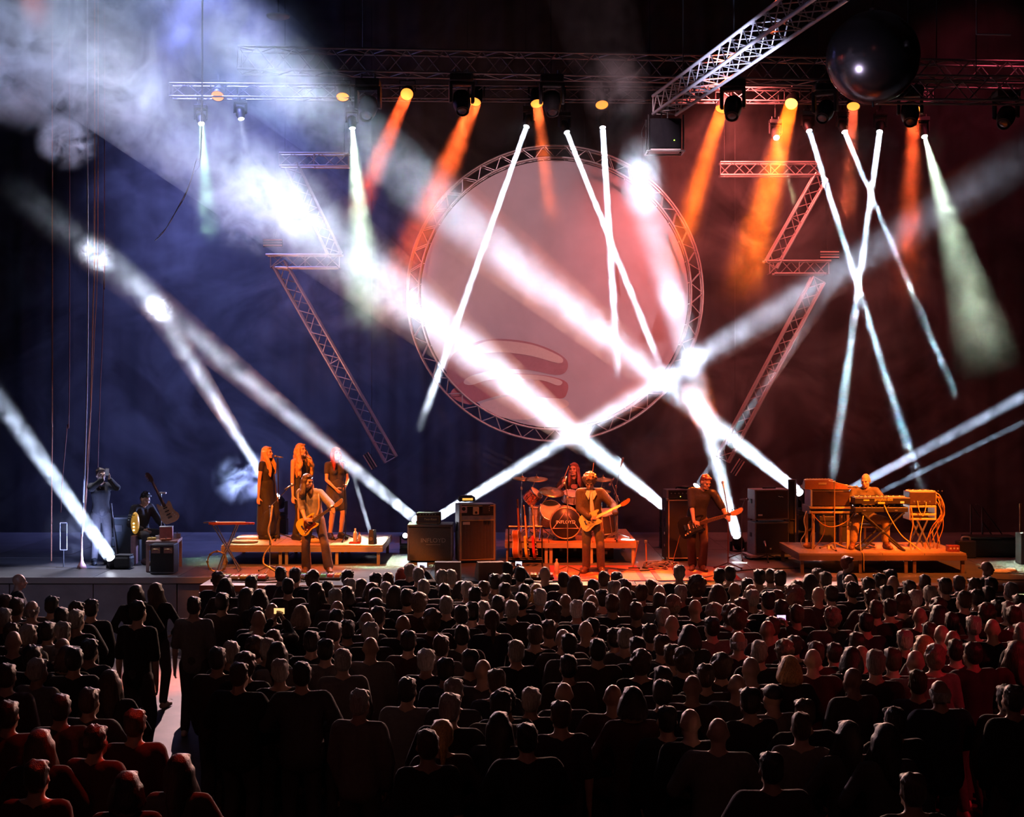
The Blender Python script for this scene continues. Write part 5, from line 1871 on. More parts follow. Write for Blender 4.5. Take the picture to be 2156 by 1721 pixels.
# lighting stand with flared base and the cables hung beside it
sp = deck(172, 1197)
sd = thing('light_stand', 'slender pole with flared pink base at the left of the stage', 'stand', sp)
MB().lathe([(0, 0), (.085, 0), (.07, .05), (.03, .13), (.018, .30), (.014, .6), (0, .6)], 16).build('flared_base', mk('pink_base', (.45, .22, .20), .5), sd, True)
rod('pole', (0, 0, .55), (.03, 0, 1.15), .012, STEEL, sd)
CB = [mk('white_cable', (.55, .52, .55), .5), mk('rust_cable', (.40, .14, .07), .5), mk('dim_red_cable', (.22, .07, .06), .5)]
for i, (a, m, r, lab) in enumerate((
        ([(184, 330), (185, 600), (184, 760), (181, 900), (176, 1050), (173, 1130)], 0, .016, 'long pale cable hanging straight down at the far left'),
        ([(199, 470), (196, 640), (192, 800), (190, 870), (184, 960), (183, 1010), (176, 1120)], 1, .013, 'rust-coloured cable kinked beside the long pale one'),
        ([(206, 480), (199, 700), (193, 830), (187, 960), (180, 1090)], 1, .008, 'thin rust cable slack behind the kinked one'),
        ([(220, 540), (219, 560), (216, 700), (210, 850), (206, 985), (204, 1060)], 2, .008, 'faint red cable hanging by the stage-side figure'),
        ([(110, 770), (110, 900), (109, 1000), (108, 1194)], 1, .012, 'orange cable at the far left, nearest the wall'),
        ([(146, 775), (141, 900), (132, 1000), (128, 1080)], 2, .010, 'faint cable slanting right of the orange one'))):
    pts = [P(x, y, 25.6 + i * .12) for x, y in a]
    pts.insert(0, V((pts[0].x, pts[0].y, 15)))
    cable('hanging_cable', pts, r, CB[m], lab, group='cables hanging at stage left')
cable('hanging_cable', [V((P(425, 300, 26).x, 26, 15))] + [P(x, y, 26) for x, y in ((424, 260), (412, 340), (393, 405), (368, 450), (345, 488), (326, 507))], .010, CB[0], 'slack cable curving down left of the mint beam', group='cables hanging at stage left')
cable('hanging_cable', [V((P(425, 300, 26.1).x, 26.1, 15))] + [P(x, y, 26.1) for x, y in ((426, 262), (405, 370), (372, 442), (352, 478), (332, 498))], .007, CB[0], 'second slack cable looping beside the first, left of the mint beam', group='cables hanging at stage left')

# ------------------------------------------------------------------ small things on the deck
def bottle(label, p, m=None, cap_=REDP, s=1., tint=None):
    t = thing('water_bottle', label, 'bottle', p)
    g = m or mk('clear_plastic', (.55, .50, .50), .12, spec=.8)
    MB().lathe([(0, 0), (.033 * s, 0), (.036 * s, .01 * s), (.036 * s, .14 * s), (.03 * s, .165 * s), (.014 * s, .19 * s), (.014 * s, .21 * s), (0, .21 * s)], 14).build('bottle_body', g, t, True)
    rod('cap', (0, 0, .205 * s), (0, 0, .23 * s), .016 * s, cap_, t, 10)
    slabm = mk('bottle_wrap', (.60, .45, .45), .5)
    MB().cyl((0, 0, .05 * s), (0, 0, .11 * s), .0372 * s, n=14, caps=False).build('wrapper', slabm, t, True)
    return t


bottle('clear water bottle on a red tray at the right of the singers\' platform', riser_pt(748, 25.8, RZ + .02), s=1.1, cap_=mk('white_cap', (.7, .7, .7)))
bottle('smaller clear bottle beside the tray on the singers\' platform', riser_pt(757, 25.95, RZ), s=.8)
bottle('water bottle by the foot of the chrome microphone stand', deck(1172, 1210), s=1.15, cap_=mk('white_cap', (.7, .7, .7)))
ty = thing('tray', 'red tray under the bottle on the singers\' platform', 'tray', riser_pt(747, 25.8, RZ))
slab('base', (0, 0, .008), (.20, .14, .014), mk('red_tray', (.5, .05, .04), .4), ty, .004)
for s in (-1, 1):
    slab('rim', (0, s * .068, .018), (.20, .008, .02), mk('red_tray', (.5, .05, .04)), ty)
ss = thing('small_speaker', 'small dark monitor speaker at the right end of the singers\' platform', 'speaker', riser_pt(784, 25.7, RZ), -.3)
MB().prism([(-.05, 0), (.06, 0), (.045, .26), (-.035, .26)], -.07, .07).build('cabinet', TOLEX, ss)
rod('driver', (.0, -.071, .10), (.0, -.078, .10), .035, GRG, ss, 14)
for i, (px, d, c, lab) in enumerate(((515, 25.9, (.30, .20, .17), 'rumpled brown coat at the left of the singers\' platform'), (525, 26.6, (.42, .35, .34), 'pale mat behind the brown coat on the singers\' platform'), (660, 26.0, (.50, .30, .10), 'amber cloth behind the grey-shirted guitarist on the platform'))):
    t = MB().ball((0, 0, .02), (.26, .16, .05)).build('cloth_heap', mk('cloth_%s' % 'abc'[i], c, .9, bump=.6, scale=14), None, True)
    t.location = riser_pt(px, d, RZ)
    tag(t, lab, 'cloth')


def pedalboard(label, p, n, rotz=0., w=.7):
    t = thing('pedalboard', label, 'pedalboard', p, rotz)
    slab('board', (0, 0, .03), (w, .32, .03), TOLEX, t, .006)
    for s in (-1, 1):
        slab('foot_rail', (0, s * .13, .008), (w, .03, .016), RUBBER, t)
    cs = [(.6, .2, .05), (.15, .2, .5), (.5, .5, .48), (.55, .42, .06), (.1, .35, .15), (.4, .05, .05)]
    for k in range(n):
        x = -w / 2 + w * (k + .5) / n
        for y in (-.07, .08):
            q = k + (3 if y > 0 else 0)
            slab('effect_pedal', (x, y, .065), (w / n * .8, .12, .045), mk('pedal_paint_%s' % 'abcdef'[q % 6], cs[q % 6], .4), t, .006)
            rod('foot_switch', (x, y - .03, .085), (x, y - .03, .10), .010, CHROME, t, 8)
    return t


pedalboard('pedalboard with coloured pedals at the feet of the grey-shirted guitarist', V((PX(668, 23.6), 23.55, DECK)), 7, w=.8)
pedalboard('pedalboard left of the long microphone stand at the stage edge', V((PX(505, 23.4), 23.4, DECK)), 6, w=.9)
pedalboard('amber-lit pedalboard by the chrome microphone stand', V((PX(1115, 23.6), 23.6, DECK)), 6, w=.8)
BL = mk('black_lead', (.02, .02, .02))
for i, (pts, lab) in enumerate((
        (((455, 23.2), (500, 23.1), (560, 23.05), (620, 23.15), (690, 23.1)), 'black cable run along the stage edge left of the guitarist'),
        (((470, 23.6), (520, 23.3), (590, 23.4), (640, 23.25)), 'looping black cable by the left pedalboard'),
        (((990, 23.2), (1015, 23.05), (1050, 23.1), (1075, 23.3)), 'black cable between the wedge monitors'),
        (((1085, 23.4), (1130, 23.1), (1180, 23.2), (1215, 23.8), (1222, 24.6)), 'black cable winding to the chrome microphone stand'),
        (((1300, 24.8), (1350, 24.6), (1390, 24.9), (1420, 25.4)), 'black cable trailing from the drum riser'),
        (((1480, 23.6), (1540, 24.4), (1600, 24.8), (1700, 24.9), (1790, 24.2)), 'long thin black cable crossing under the keyboard riser'),
        (((2060, 25.0), (2090, 24.6), (2120, 24.3), (2170, 24.2)), 'black cable at the right end of the stage'),
        (((2035, 23.6), (2080, 23.5), (2130, 23.35), (2180, 23.4)), 'second black cable at the right edge of the deck'))):
    cable('floor_cable', [V((PX(x, d), d, DECK + .012)) for x, d in pts], .011, BL, lab, group='cables on the deck')
# carpets of the front musicians
def rug(label, x0, x1, ya, yb, m, border=None):
    t = thing('carpet', label, 'carpet', ((x0 + x1) / 2, (ya + yb) / 2, DECK))
    slab('pile', (0, 0, .005), (x1 - x0, yb - ya, .008), m, t)
    for s in (-1, 1):
        slab('border', (0, s * ((yb - ya) / 2 - .04), .0065), (x1 - x0, .08, .009), border, t)
        slab('border', (s * ((x1 - x0) / 2 - .04), 0, .0065), (.08, yb - ya, .009), border, t)
    return t


RUG = mk('carpet_rust', (.30, .12, .07), .95, bump=.5, scale=120)
RUGB = mk('carpet_red', (.36, .04, .05), .95)
rug('rust-red carpet under the jacketed guitarist', PX(1160, 24.3), PX(1350, 24.3), 23.3, 25.3, RUG, RUGB)
rug('rust-red carpet under the bassist', PX(1372, 24.3), PX(1545, 24.3), 23.3, 25.2, mk('carpet_rose', (.32, .15, .12), .95, bump=.5, scale=120), RUGB)
# gear in the dark under and behind the risers
for i, (px, d, w, h) in enumerate(((1140, 26.8, .5, .30), (1195, 26.9, .6, .34), (1262, 26.6, .5, .28))):
    t = thing('storage_case', ('leftmost', 'middle', 'rightmost')[i] + ' of the three dark cases pushed under the drum riser', 'case', V((PX(px, d), d, DECK)))
    slab('body', (0, 0, h / 2), (w, .4, h), TOLEX, t, .01)
    for k in range(2):
        slab('plate', (-w * .22 + k * w * .44, -.203, h * .7), (w * .3, .008, .05), mk('rust_plate', (.30, .12, .09), .5), t)
        slab('latch', (-w * .22 + k * w * .44, -.205, h * .4), (.05, .012, .05), STEEL, t)
for i, (px, d) in enumerate(((1335, 24.9), (1364, 25.0))):
    t = thing('short_stand', ('left', 'right')[i] + ' short leaning tripod stand right of the drum riser', 'stand', V((PX(px, d), d, DECK)))
    rod('pole', (-.02, 0, .03), (.05 * (1 - 2 * i) + .02, .06, .45), .014, mk('rust_tube', (.35, .15, .06), .4, .3), t)
    slab('base_bar', (0, 0, .015), (.20, .05, .03), BLACK, t, .006)
    slab('head_clamp', (.05 * (1 - 2 * i) + .02, .06, .46), (.05, .05, .06), STEEL, t, .01)
r3 = random.Random(5)
ck = MB()
for k in range(9):
    c = V((PX(1385 + r3.uniform(-22, 30), 25.0), 25.0 + r3.uniform(-.3, .3), DECK + .03))
    pts = [c + V((r3.uniform(-.16, .16), r3.uniform(-.15, .15), r3.uniform(-.015, .09))) for _ in range(7)]
    ck.tube(cat_rom([tuple(p) for p in pts], 4), .011, 5, True)
tag(ck.build('cable_tangle', mk('grey_lead', (.16, .15, .16), .4)), 'tangled heap of cables at the foot of the black bass cabinet', 'cables', kind='stuff')
# dim scaffolding and boxes at the right of the stage
sf = thing('scaffold_frame', 'dim grey pipe frame with slanting braces at the right of the stage', 'scaffold', V((PX(2065, 27.5), 27.6, DECK)))
DS = mk('dim_pipe', (.10, .095, .10), .5, .3)
for x, h in ((-.16, .92), (.06, .86)):
    rod('upright', (x, 0, 0), (x, 0, h), .022, DS, sf)
    rod('brace', (x, 0, h), (x + .62, .1, .05), .014, DS, sf)
    rod('top_bar', (x, 0, h), (x - .12, 0, h + .06), .014, DS, sf)
rod('rail', (-.16, 0, .3), (.06, 0, .3), .014, DS, sf)
bd = thing('rigging_crate', 'bulky dark crate at the foot of the dim pipe frame', 'crate', V((PX(2080, 27.0), 26.9, DECK)))
slab('body', (0, 0, .17), (.9, .5, .34), TOLEX, bd, .03)
slab('lid', (0, 0, .36), (.92, .52, .04), BLACK, bd, .01)
pk = thing('speaker_tower', 'grey column box cut off by the right edge of the stage', 'box', V((PX(2162, 25.6), 25.7, DECK)))
slab('body', (0, 0, .28), (.24, .3, .55), GREYV, pk, .01)
slab('post', (-.08, 0, .82), (.03, .03, .52), mk('rust_tube', (.35, .15, .06)), pk)
clb = thing('crumpled_cloth', 'crumpled white cloth lying at the right edge of the deck', 'cloth', V((PX(2110, 24.4), 24.4, DECK)))
MB().ball((0, 0, .02), (.22, .12, .045), None, 3).build('fold', mk('white_cloth_rough', (.6, .6, .62), .9, bump=.8, scale=10), clb, True)
MB().ball((.13, -.03, .04), (.10, .07, .05), None, 3).build('fold', mk('white_cloth_rough', (.6, .6, .62)), clb, True)

# ------------------------------------------------------------------ the crowd, seen from behind
# heads read off row by row: tile origin, scale, then (u, v, type); u = head centre, v = crown
# types: s short dark, r receding grey, b bald, g grey, l long, o bob, c curly, m big mop, p ponytail, k cap, d blond, w white
TILES = [
 (420, 1170, 3.993, """155,135,s 220,185,o 435,175,s 683,98,s 805,105,s 955,130,c 1245,122,s 1480,147,s 1585,145,s 1840,105,g 2035,122,g 2115,122,g
 190,318,s 395,268,l 505,280,o 745,195,s 980,225,l 1075,218,s 1260,195,g 1360,190,l 1235,255,o 1140,283,g 1450,225,o 1570,225,g 1640,250,l 1480,275,s 1885,205,g 1890,232,g 2060,240,s 1745,285,s 1845,320,c 2075,345,g
 475,435,s 610,395,b 850,415,d 1160,375,b 1150,455,s 1485,355,k 1500,430,s 1405,473,r 1955,460,c 1710,497,b 1240,545,s 1130,560,s 1440,565,g
 620,620,l 940,640,s 470,688,c 575,700,g 655,722,l 265,725,g 150,775,s 385,825,c 1060,705,s 1437,680,b 1755,635,s 2030,675,s 1905,790,w 1205,790,g 675,875,g 2070,865,s 330,905,s 860,900,s"""),
 (860, 1170, 3.993, """725,157,s 815,155,s 940,97,s 1145,90,b 1305,145,s 1310,172,s 1400,165,l 1645,138,s 1750,140,s 1555,205,s 1730,215,g 1805,208,c 2040,207,s 2110,242,b
 440,212,o 495,222,g 560,267,s 635,218,s 810,232,s 975,243,s 1075,235,d 1105,283,w 1525,272,b 1630,287,s 1545,325,b 1815,265,l 1715,330,s 1960,247,s 2110,318,s
 445,422,s 535,393,s 630,387,g 755,340,s 870,380,g 950,317,s 1320,320,b 1210,395,c 1415,378,w 1515,393,s 1915,395,s 2140,440,g
 450,590,s 700,455,p 1065,585,s 1180,545,s 1490,545,b 1545,530,s 1300,613,b 2030,578,s 1735,613,s 1820,613,g 1350,660,s 1925,688,s 2130,672,s 905,717,g
 310,865,s 520,795,s 625,868,b 1955,803,c 1590,705,s 380,1037,g 1310,1062,b 1720,1080,b 1885,1100,o 1030,1115,g 815,1120,s 740,960,s 1345,840,s"""),
 (1300, 1170, 4.687, """610,97,g 1005,130,s 1110,108,s 1400,140,s 1510,135,s 1605,150,s 1280,225,s 1975,130,s 1900,178,l 2055,165,s
 625,295,g 780,225,m 990,280,o 1155,260,b 1320,278,r 1335,340,g 1770,250,s 1760,277,s 1740,325,m 1985,305,b 2110,300,s 2115,345,s
 545,400,c 770,430,b 955,480,c 1115,490,c 1225,425,s 1355,390,m 1490,360,s 1580,345,s 1620,440,s 1770,490,s 2120,520,c 1190,530,c
 540,585,b 320,680,s 715,680,o 935,610,s 1480,635,b 1195,745,r 75,720,g 200,810,s 465,795,s 540,880,s 650,920,c 1400,845,g 1650,840,c 1745,795,s 1960,855,s 1930,915,b 1025,980,c 1320,995,b 1700,985,d 870,1075,s 740,1175,b 1180,1165,b 1310,1310,s 1540,1270,k 450,1100,s"""),
 (1700, 1150, 4.728, """100,230,s 180,265,s 420,280,r 445,360,s 255,400,s 245,440,s 605,315,s 720,275,s 855,290,b 830,237,s 1015,345,s 1170,290,s 635,435,s 790,395,s 940,485,c 820,530,s 1075,440,w 1220,400,g 1370,320,s 1510,300,s 1665,320,s 1830,315,s 1690,435,s 1805,405,s 2025,365,g
 1300,525,c 1310,585,o 685,545,s 270,615,c 585,670,s 1120,605,b 1440,665,s 1780,580,c 1890,540,s 2005,555,g 2055,605,s 2150,580,g 1655,700,g 1845,720,b 1220,765,s 1340,780,b 1450,835,b 2140,770,g 970,840,g 495,865,s 1165,885,d 270,970,s 440,1000,o 540,985,b 680,1040,g 1080,1030,b 1270,995,c 1480,935,s 1650,960,s
 460,1205,b 1320,1330,r 1100,1240,s 2050,1390,s 2080,940,l 850,1020,s 1560,450,s"""),
 (0, 1170, 3.993, """40,330,s 140,360,s 265,375,r 30,445,g 435,345,s 640,390,s 515,440,s 640,460,g 765,370,s 1630,350,s
 95,570,s 235,582,g 110,630,b 525,560,g 520,690,r 310,868,g 55,915,s 620,780,s 560,755,o 270,760,s 920,960,l 750,705,s 400,560,s"""),
 (0, 1400, 2.994, """850,285,s 50,232,s 250,405,l 600,385,s 800,670,o 230,605,s 1130,560,l 380,190,s 560,150,s"""),
 (700, 1400, 2.994, """170,158,g 470,85,s 740,185,g 1060,170,s 1250,145,s 1885,135,o 1440,232,s 690,345,p 600,415,s 1050,295,l 1225,375,s 2110,265,s 2080,100,s"""),
 (1400, 1400, 2.852, """510,140,s 650,105,k 2050,125,s 1380,258,s 1330,350,l 1105,335,l 155,260,b 320,315,b 20,255,o 840,210,s 640,530,s 1490,655,s 820,292,s"""),
]
heads = []
for ox, oy, sc, txt in TILES:
    for e in txt.split():
        u, v, k = e.split(',')
        x, y = ox + float(u) / sc, oy + float(v) / sc
        if all(abs(x - a) > 10 or abs(y - b) > 11 for a, b, _ in heads):
            heads.append((x, y, k))
STAND = 1.70
crowd = []
for x, y, k in heads:
    d = min(FPX * (EYE - STAND) / (y - 825), 21.4)
    crowd.append([PX(x, d), d, x, y, k])
for it in range(60):          # shuffle people apart without moving their heads in the view
    for i in range(len(crowd)):
        for j in range(i):
            a, b = crowd[i], crowd[j]
            dx, dy = a[0] - b[0], a[1] - b[1]
            q = (dx / .46) ** 2 + (dy / .36) ** 2
            if q < 1:
                s = 1 if dy >= 0 else -1
                m = .02
                a[1] += s * m
                b[1] -= s * m
    for c in crowd:
        y0 = c[3]
        lo, hi = FPX * (EYE - 1.86) / (y0 - 825), FPX * (EYE - 1.52) / (y0 - 825)
        c[1] = min(max(c[1], lo), hi, 22.3)
        c[0] = PX(c[2], c[1])

# prototypes
CVOX = .022
protos = {}


def crowd_body(key, fem, broad, j, top, legs, hands=False):
    mb = MB()
    head_shape(mb, j, 1.02, fem)
    body_shape(mb, j, fem, broad, hands=True)
    parts = {'body': remesh(mb, .018, 'body', SKIN, 2, target=.35)}
    mb = MB()
    torso_cloth(mb, j, fem=fem, broad=broad, **top)
    parts['jacket'] = remesh(mb, CVOX, 'jacket', CLOTH['black'], 4, target=.5)
    mb = MB()
    leg_cloth(mb, j, broad=broad, **legs)
    parts['trousers'] = remesh(mb, CVOX, 'trousers', CLOTH['dark'], 3, target=.5)
    protos[key] = parts
    return j


back = dict(elpL=(.7, .3, -.2), elpR=(-.7, .3, -.2))
JB = {}
JB['man'] = crowd_body('man', False, 1.04, J0(wrL=(.20, -.12, .88), wrR=(-.20, -.12, .88), **back), dict(sleeve=1.9, hem=-.06, e=.02, loose=.012), {})
JB['woman'] = crowd_body('woman', True, .95, J0(wrL=(.16, -.20, 1.02), wrR=(-.16, -.20, 1.02), **back), dict(sleeve=1.9, hem=-.05, e=.016, loose=.01), {})
JB['broad'] = crowd_body('broad', False, 1.16, J0(wrL=(.14, -.24, 1.08), wrR=(-.14, -.24, 1.08), shL=(.20, 0, 1.42), shR=(-.20, 0, 1.42), **back), dict(sleeve=1.9, hem=-.08, e=.022, loose=.02), {})
JB['slim'] = crowd_body('slim', False, .96, J0(wrL=(.24, .0, .86), wrR=(-.24, .0, .86), **back), dict(sleeve=.9, hem=-.06, e=.014, loose=.008), {})
JB['phone'] = crowd_body('phone', False, 1.0, J0(wrL=(-.11, -.38, 1.60), wrR=(-.23, -.36, 1.60), elpL=(.5, -.3, -.8), elpR=(-.8, -.2, -.6)), dict(sleeve=1.8, hem=-.06, e=.018, loose=.01), {})
HK = {'s': 'short', 'r': 'fringe', 'g': 'short', 'w': 'short', 'l': 'long', 'o': 'bob', 'c': 'curly', 'm': 'bigcurly', 'p': 'pony', 'k': 'cap', 'd': 'bob'}
hairs = {}
for kind in sorted(set(HK.values())):
    for v in range(2 if kind in ('short', 'curly', 'long') else 1):
        mb = MB()
        hair_shape(mb, JB['man'], kind, 1.04, 11 + v)
        hairs[(kind, v)] = remesh(mb, .014, 'hair', HAIRM['black'], 1, target=.6)
TOPS = {n: mk('crowd_cloth_' + n.replace(' ', '_'), c, .85, bump=.3, scale=30) for n, c in dict(
    black=(.010, .009, .010), navy=(.012, .014, .028), grey=(.045, .042, .042), maroon=(.045, .012, .012), brown=(.035, .022, .016), plum=(.03, .012, .02), pale=(.12, .11, .105)).items()}
HC = {'s': ('dark', 'black', 'brown'), 'g': ('grey', 'grey', 'grey'), 'w': ('white', 'white', 'white'), 'r': ('grey-fringed balding', 'grey', 'grey'), 'l': ('long dark', 'black', 'brown'), 'o': ('bobbed dark', 'black', 'brown'), 'c': ('curly', 'brown', 'greybrown'), 'm': ('bushy', 'greybrown', 'brown'), 'p': ('ponytailed', 'brown', 'blond'), 'k': ('capped', 'black', 'black'), 'd': ('fair', 'blond', 'greybrown'), 'b': ('bald', 'black', 'black')}
CSKIN = [mk('skin_light', (.42, .26, .19), .45, var=.06), mk('skin_brown', (.30, .18, .13), .45, var=.06), mk('skin_pale', (.50, .33, .26), .45, var=.06)]


def omat(o, m):
    o.material_slots[0].link = 'OBJECT'
    o.material_slots[0].material = m


def spectator(loc, rotz, h, bodykey, k, r, topn, label, group=None, hairv=None):
    t = thing('person', label, 'person', loc, rotz, group)
    t.scale = (min(1.04, .5 + .5 * h), min(1.04, .5 + .5 * h), h)
    for n, me in protos[bodykey].items():
        o = link(bpy.data.objects.new(n, me), t)
        if n == 'jacket':
            omat(o, TOPS[topn])
        elif n == 'body':
            omat(o, r.choice(CSKIN))
    if k != 'b':
        kind = HK[k]
        v = r.randrange(2 if kind in ('short', 'curly', 'long') else 1)
        o = link(bpy.data.objects.new('cap' if k == 'k' else 'hair', hairs[(kind, v)]), t)
        o.scale = (r.uniform(.97, 1.06), r.uniform(.97, 1.06), 1)
        base = JB['man']['hd']
        o.location = V((base.x * (1 - o.scale.x), base.y * (1 - o.scale.y), 0))
        omat(o, HAIRM[hairv or HC[k][1 + (r.random() < .4)]])
    return t


# rows, nearest the stage first, so that every label can be found
crowd.sort(key=lambda c: -c[1])
bands = [99, 20.4, 18.6, 17.0, 15.6, 14.3, 13.1, 12.0, 10.6, 0]
rowname = ['front row', 'second row', 'third row', 'fourth row', 'fifth row', 'sixth row', 'seventh row', 'eighth row', 'rearmost row']
rc = random.Random(21)
phones = {(588, 1287): None, (1645, 1300): None}
for bi in range(9):
    row = sorted([c for c in crowd if bands[bi + 1] < c[1] <= bands[bi]], key=lambda c: c[2])
    for n, c in enumerate(row):
        X, d, px, py, k = c
        h = (EYE - (py - 825) * d / FPX) / 1.765
        bk_ = 'woman' if k in 'lopd' else rc.choice(['man', 'man', 'broad', 'slim'])
        if k == 'b':
            bk_ = rc.choice(['man', 'broad'])
        tp = rc.choice(['black', 'black', 'navy', 'grey', 'maroon', 'brown', 'plum', 'black', 'pale'])
        side = 'left' if n < len(row) / 2 else 'right'
        num = n + 1 if side == 'left' else len(row) - n
        nth = str(num) + ({1: 'st', 2: 'nd', 3: 'rd'}.get(num % 10, 'th') if num not in (11, 12, 13) else 'th')
        look = HC[k][0] + ('' if k in 'bkr' else '-haired')
        lab = f'{rowname[bi]}, {nth} from {side} end: {look} spectator in {tp} top'
        toward = math.atan2(-(X - 0) * .25, 8)
        spectator((X, d, 0), PI + rc.uniform(-.28, .28) - toward * .6, h, bk_, k, rc, tp, lab, 'crowd in front of the stage')


def named(px, py, d, bodykey, k, rotz, topn, label, hairv=None):
    h = (EYE - (py - 825) * d / FPX) / 1.765
    return spectator((PX(px, d), d, 0), rotz, h, bodykey, k, rc, topn, label, None, hairv)


named(286, 1231, 18.6, 'woman', 'l', PI, 'black', 'long-haired woman standing in the left aisle, left of the pair facing the stage')
named(328, 1227, 18.9, 'woman', 'l', PI - .15, 'black', 'long-haired woman standing in the left aisle, right of the pair facing the stage')
named(290, 1266, 16.2, 'slim', 's', PI - .3, 'black', 'bare-armed person with hand on hip standing behind the pair in the left aisle')
named(1783, 1172, 22.2, 'man', 's', 1.85, 'black', 'man at the stage edge turned sideways, face lit red, below the keyboards', 'auburn')
named(2076, 1181, 22.2, 'man', 'b', -2.1 + PI, 'black', 'bald man at the stage edge lit orange, right of the keyboard platform')
named(846, 1195, 21.9, 'phone', 'l', PI, 'black', 'red-haired photographer aiming a camera at the stage edge', 'red')
named(38, 1208, 20.5, 'man', 'b', 2.0, 'black', 'bald man in profile at the far left, rim-lit red')


def holder(px, py, d, w, h, m, plab, k, topn, lab, hairv=None):
    """A spectator with both hands up on a lit phone."""
    q = P(px, py, d)
    g = (q.z - .03) / 1.66
    spectator((q.x - .17, d - .40, 0), PI, g, 'phone', k, rc, topn, lab, None, hairv)
    phone(plab, q, 0, w, h, m)


holder(889, 1190, 22.05, .16, .085, PHS, 'lit phone held high in landscape, showing the stage, front of the crowd', 'g', 'navy', 'grey-haired spectator holding a lit phone above the front row', 'grey')
holder(1092, 1187, 22.1, .11, .07, PHS, 'small bright camera screen held up near the amber pedalboard', 's', 'black', 'dark-haired spectator raising a small camera before the amber pedalboard')
holder(588, 1287, 16.4, .135, .075, mk('phone_screen_warm', (1, .55, .2), .3, emit=1.4, scale=60, var=1), 'lit phone among dark heads at the left of the crowd, warm colours', 'b', 'black', 'bald spectator holding the warm-coloured phone')
holder(1645, 1301, 16.4, .11, .065, mk('phone_screen_violet', (.8, .5, 1), .3, emit=1.8, scale=60, var=.9), 'lit phone among dark heads at the right of the crowd, violet picture', 's', 'black', 'dark-haired spectator holding the violet-lit phone')
holder(2151, 1255, 18.0, .10, .055, mk('phone_screen_lime', (.8, .9, .4), .3, emit=1.2, scale=60, var=.9), 'lit phone cut by the right edge of the photograph', 's', 'black', 'spectator at the right edge holding up a lit phone')
phone('small bluish phone glowing in the left aisle crowd', P(259, 1366, 16.25), .6, .06, .04, mk('phone_screen_blue', (.5, .7, 1), .3, emit=1.6, scale=60, var=.9))
cm = thing('camera', 'black camera held at the stage edge by the red-haired photographer', 'camera', P(868, 1199, 22.3))
slab('camera_body', (0, 0, 0), (.14, .06, .09), BLACK, cm, .01)
rod('camera_lens', (0, .03, 0), (0, .14, 0), .038, BLACK, cm, 14)
rod('view_screen', (.0, -.031, 0), (.0, -.034, 0), .03, mk('camera_glow', (.9, .5, .2), .4, emit=.3), cm, 4)

# ------------------------------------------------------------------ lamps on the trusses
MH = [((775, 168), (740, 300), 1.15, 'first moving head from the left on the upper truss, hazed over'), ((972, 158), (985, 330), 1.1, 'moving head left of the screen top, head pointing down'), ((1162, 160), (1175, 350), 1.1, 'moving head above the middle of the round screen'),
      ((1543, 170), (1525, 320), 1.1, 'moving head just right of the slanting truss'), ((1737, 178), (1690, 290), 1.1, 'moving head tilted sideways left of the mirror ball'), ((1916, 182), (1920, 340), 1.1, 'moving head under the right side of the mirror ball'), ((2118, 190), (2080, 300), 1.1, 'dim moving head nearest the right end of the truss')]
for (x, y), (tx, ty), s, lab in MH:
    b = P(x, y, 26.9 if x > 700 else 27)
    moving_head(lab, b, P(tx, ty, 25.6) - b, s, LOFF, True, 'moving heads on the upper truss')

ORG = [((460, 190), (430, 330), 0, 'far-left orange spotlight glowing through the smoke', 28.6), ((722, 190), (712, 400), 0, 'orange spotlight seen edge-on left of the hazed moving head', 28.5), ((858, 190), (820, 330), 1, 'orange spotlight facing forward between the first two moving heads', 28.5),
       ((1003, 200), (930, 420), 0, 'orange spotlight peeping out right of the second moving head', 28.5), ((1129, 204), (1160, 420), 0, 'orange spotlight at the left of the middle moving head', 28.5), ((1266, 207), (1290, 400), 0, 'orange spotlight under the truss beside the bright white cloud', 28.5),
       ((1523, 215), (1440, 480), 0, 'orange spotlight hidden behind the moving head right of the slanting truss', 28.5), ((1668, 207), (1600, 470), 1, 'brightest amber spotlight on the rear truss', 28.5), ((1797, 210), (1790, 420), 0, 'orange spotlight tucked under the mirror ball', 28.5), ((1925, 215), (1912, 480), 0, 'orange spotlight behind the moving head right of the mirror ball', 28.5)]
OB = []
for (x, y), (tx, ty), face, lab, d in ORG:
    b = P(x, y, d) + V((0, 0, .22))
    t, tip = par_can(lab, b, P(tx, ty, d - (3.0 if face else 1.4)) - P(x, y, d), LO if x != 1668 else LY, 1.15, 'orange spotlights on the rear truss')
    OB.append(tip)

WHITE_B = [((508, 252), (545, 520), 28.72, 'small white spotlight at the left end of the rear row'), ((742, 272), (765, 560), 28.72, 'white spotlight throwing the wide mint cone'), ((1108, 268), (1020, 500), 28.72, 'white beam spotlight above the left half of the screen'), ((1194, 280), (1275, 470), 28.72, 'white beam spotlight above the middle of the screen'),
           ((1269, 270), (1285, 500), 28.72, 'white beam spotlight just left of the bright cloud'), ((1635, 291), (1662, 380), 28.72, 'faint small spotlight under the brightest amber one'), ((1704, 277), (1760, 450), 28.72, 'leftmost of the three bright white spotlights below the mirror ball'), ((1779, 279), (1850, 450), 28.72, 'middle of the three bright white spotlights below the mirror ball'),
           ((1852, 279), (1835, 430), 28.72, 'rightmost of the three bright white spotlights below the mirror ball'), ((1947, 289), (2000, 450), 28.72, 'white spotlight throwing the pale green cone on the right'), ((424, 262), (436, 400), 28.72, 'small mint spotlight by the slack cable at the left')]
WB = {}
